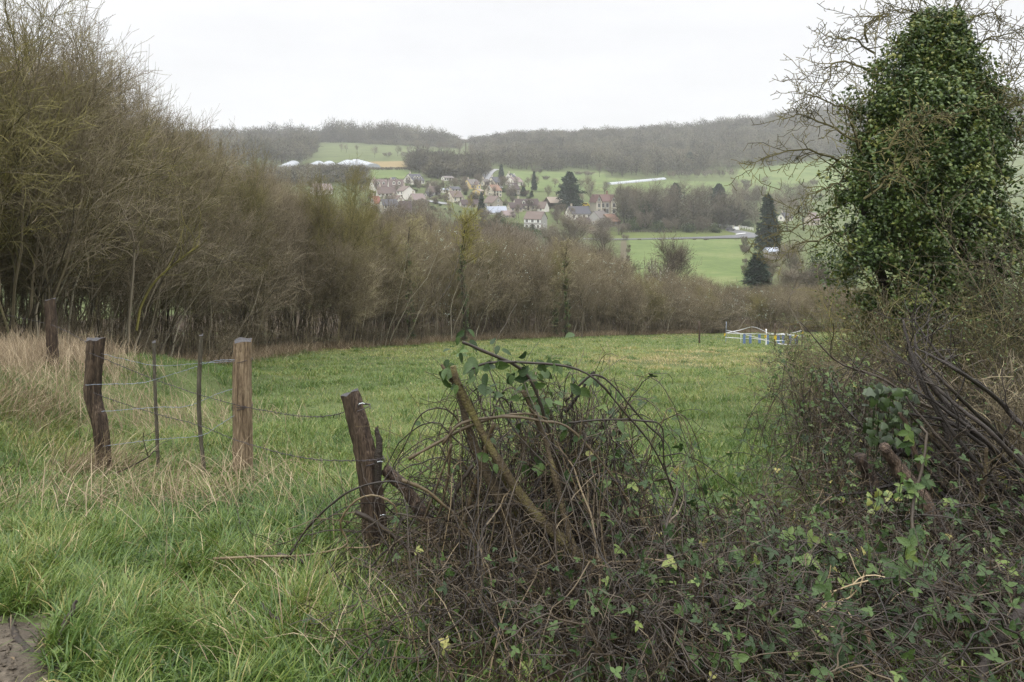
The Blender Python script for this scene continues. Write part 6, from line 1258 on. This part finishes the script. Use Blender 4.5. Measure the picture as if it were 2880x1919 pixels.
straw(1500, patch([(250,0,5.1,.5,.35,.35,.1),(520,0,4.9,.6,.3,.4,3.0),(720,0,5.8,.3,.3,.1,2.8),(400,0,5.9,.5,.3,.15,.2)]), 'flattened straw lying among the grass below the stakes', (.25, .35), .0040, 1.5)
straw(450, patch([(900,0,3.3,.4,.4,.4,3.0),(1150,0,2.75,.35,.2,.4,2.8),(480,0,3.2,.6,.3,.2,.4)]), 'single straw blades mixed into the verge grass', (.15, .25), .0038, 1.3)
def foot(n):
    s_ = seg[-1] * rg.random(n); i = np.searchsorted(seg, s_).clip(0, 399); o_ = -.45 + .5 * rg.normal(size=n); p = LP[i] + outn[i] * o_[:, None]; k = vnoise(s_, s_ * 0, 1.6) > .32
    return p[k, 0], np.maximum(p[k, 1], 6.), rg.random(k.sum()) * 6.283
straw(60000, foot, 'tan dry grass along the foot of the thicket', (.22, .40), .010, .8)
# grit and clods on the path corner
m = 520; px = -60 + 420 * rg.random(m); py = 1640 + 330 * rg.random(m); P = np.array([near_hit(a, c) for a, c in zip(px, py)]); k = bare(P[:, 0], P[:, 1]); P = P[k]; m = len(P); r = .004 + .012 * rg.random(m) ** 3; b = MB()
oct_ = np.array([(1,0,0),(0,1,0),(-1,0,0),(0,-1,0),(0,0,.7),(0,0,-.7),(.6,.6,.3),(-.6,.6,.3),(-.6,-.6,.3),(.6,-.6,.3)], float); fc = np.array([[4,0,6],[4,6,1],[4,1,7],[4,7,2],[4,2,8],[4,8,3],[4,3,9],[4,9,0],[0,1,6],[1,2,7],[2,3,8],[3,0,9],[5,1,0],[5,2,1],[5,3,2],[5,0,3]])
v = P[:, None] + np.array([0, 0, .018]) + r[:, None, None] * oct_[None] * (1 + .35 * rg.normal(size=(m, 10, 1))); b.add(v.reshape(-1, 3), None, (fc[None] + (np.arange(m) * 10)[:, None, None]).reshape(-1, 3), np.repeat(rg.random(m), 10)); tag(b.build('grit', M['dirt'], None, False), 'grit and small clods on the bare path corner', 'grit', kind='stuff')
# bare soil and leaf litter, draped sheets
def litter(name, poly_c, rx, ry, m, lift, n=36):
    a = np.linspace(0, 6.283, n, endpoint=False); ring = [np.array([[poly_c[0], poly_c[1]]])]
    R = 10
    for r in np.linspace(1 / R, 1, R): k = r * (1 + .22 * (vnoise(np.cos(a) * 2, np.sin(a) * 2, .6) - .5) * 2); ring.append(np.stack([poly_c[0] + rx * k * np.cos(a), poly_c[1] + ry * k * np.sin(a)], 1))
    p = np.concatenate(ring); z = ground(p[:, 0], p[:, 1]) + lift * (1 - np.concatenate([[0], np.repeat(np.linspace(1 / R, 1, R), n)]) ** 4 * 1.2); b = MB(); j = np.arange(n); q = []
    for r in range(R - 1): q.append(np.stack([1 + r * n + j, 1 + (r + 1) * n + j, 1 + (r + 1) * n + (j + 1) % n, 1 + r * n + (j + 1) % n], 1))
    b.add(np.c_[p, z], np.concatenate(q), np.stack([0 * j, 1 + j, 1 + (j + 1) % n], 1)); return tag(b.build(name, M[m]), kind='structure')
litter('soil', (1.9, 3.7), 1.5, 2.0, 'litter', .012); litter('soil', (.25, 3.2), 1.0, 1.0, 'litter', .02); litter('path', (-2.4, 2.5), .66, .60, 'dirt', .018)
# ------------------------------------------------------------------ the air
hz = MB(); lo, hi = float(min(-34, zz.min() - 1)), float(max(zz.max() + 40, 190))
hz.box((0, 680, (lo + hi) / 2), (5200, 1500, hi - lo)); hob = hz.build('haze', bpy.data.materials.new('haze_air'), None, False); tag(hob, 'thin grey winter haze', 'haze', kind='stuff')
m = hob.data.materials[0]; m.use_nodes = True; m.node_tree.nodes.clear(); ou = m.node_tree.nodes.new('ShaderNodeOutputMaterial'); vo = m.node_tree.nodes.new('ShaderNodeVolumePrincipled')
vo.inputs['Color'].default_value = (.98, .985, 1, 1); vo.inputs['Density'].default_value = .00028; vo.inputs['Anisotropy'].default_value = .1
m.node_tree.links.new(vo.outputs[0], ou.inputs['Volume'])
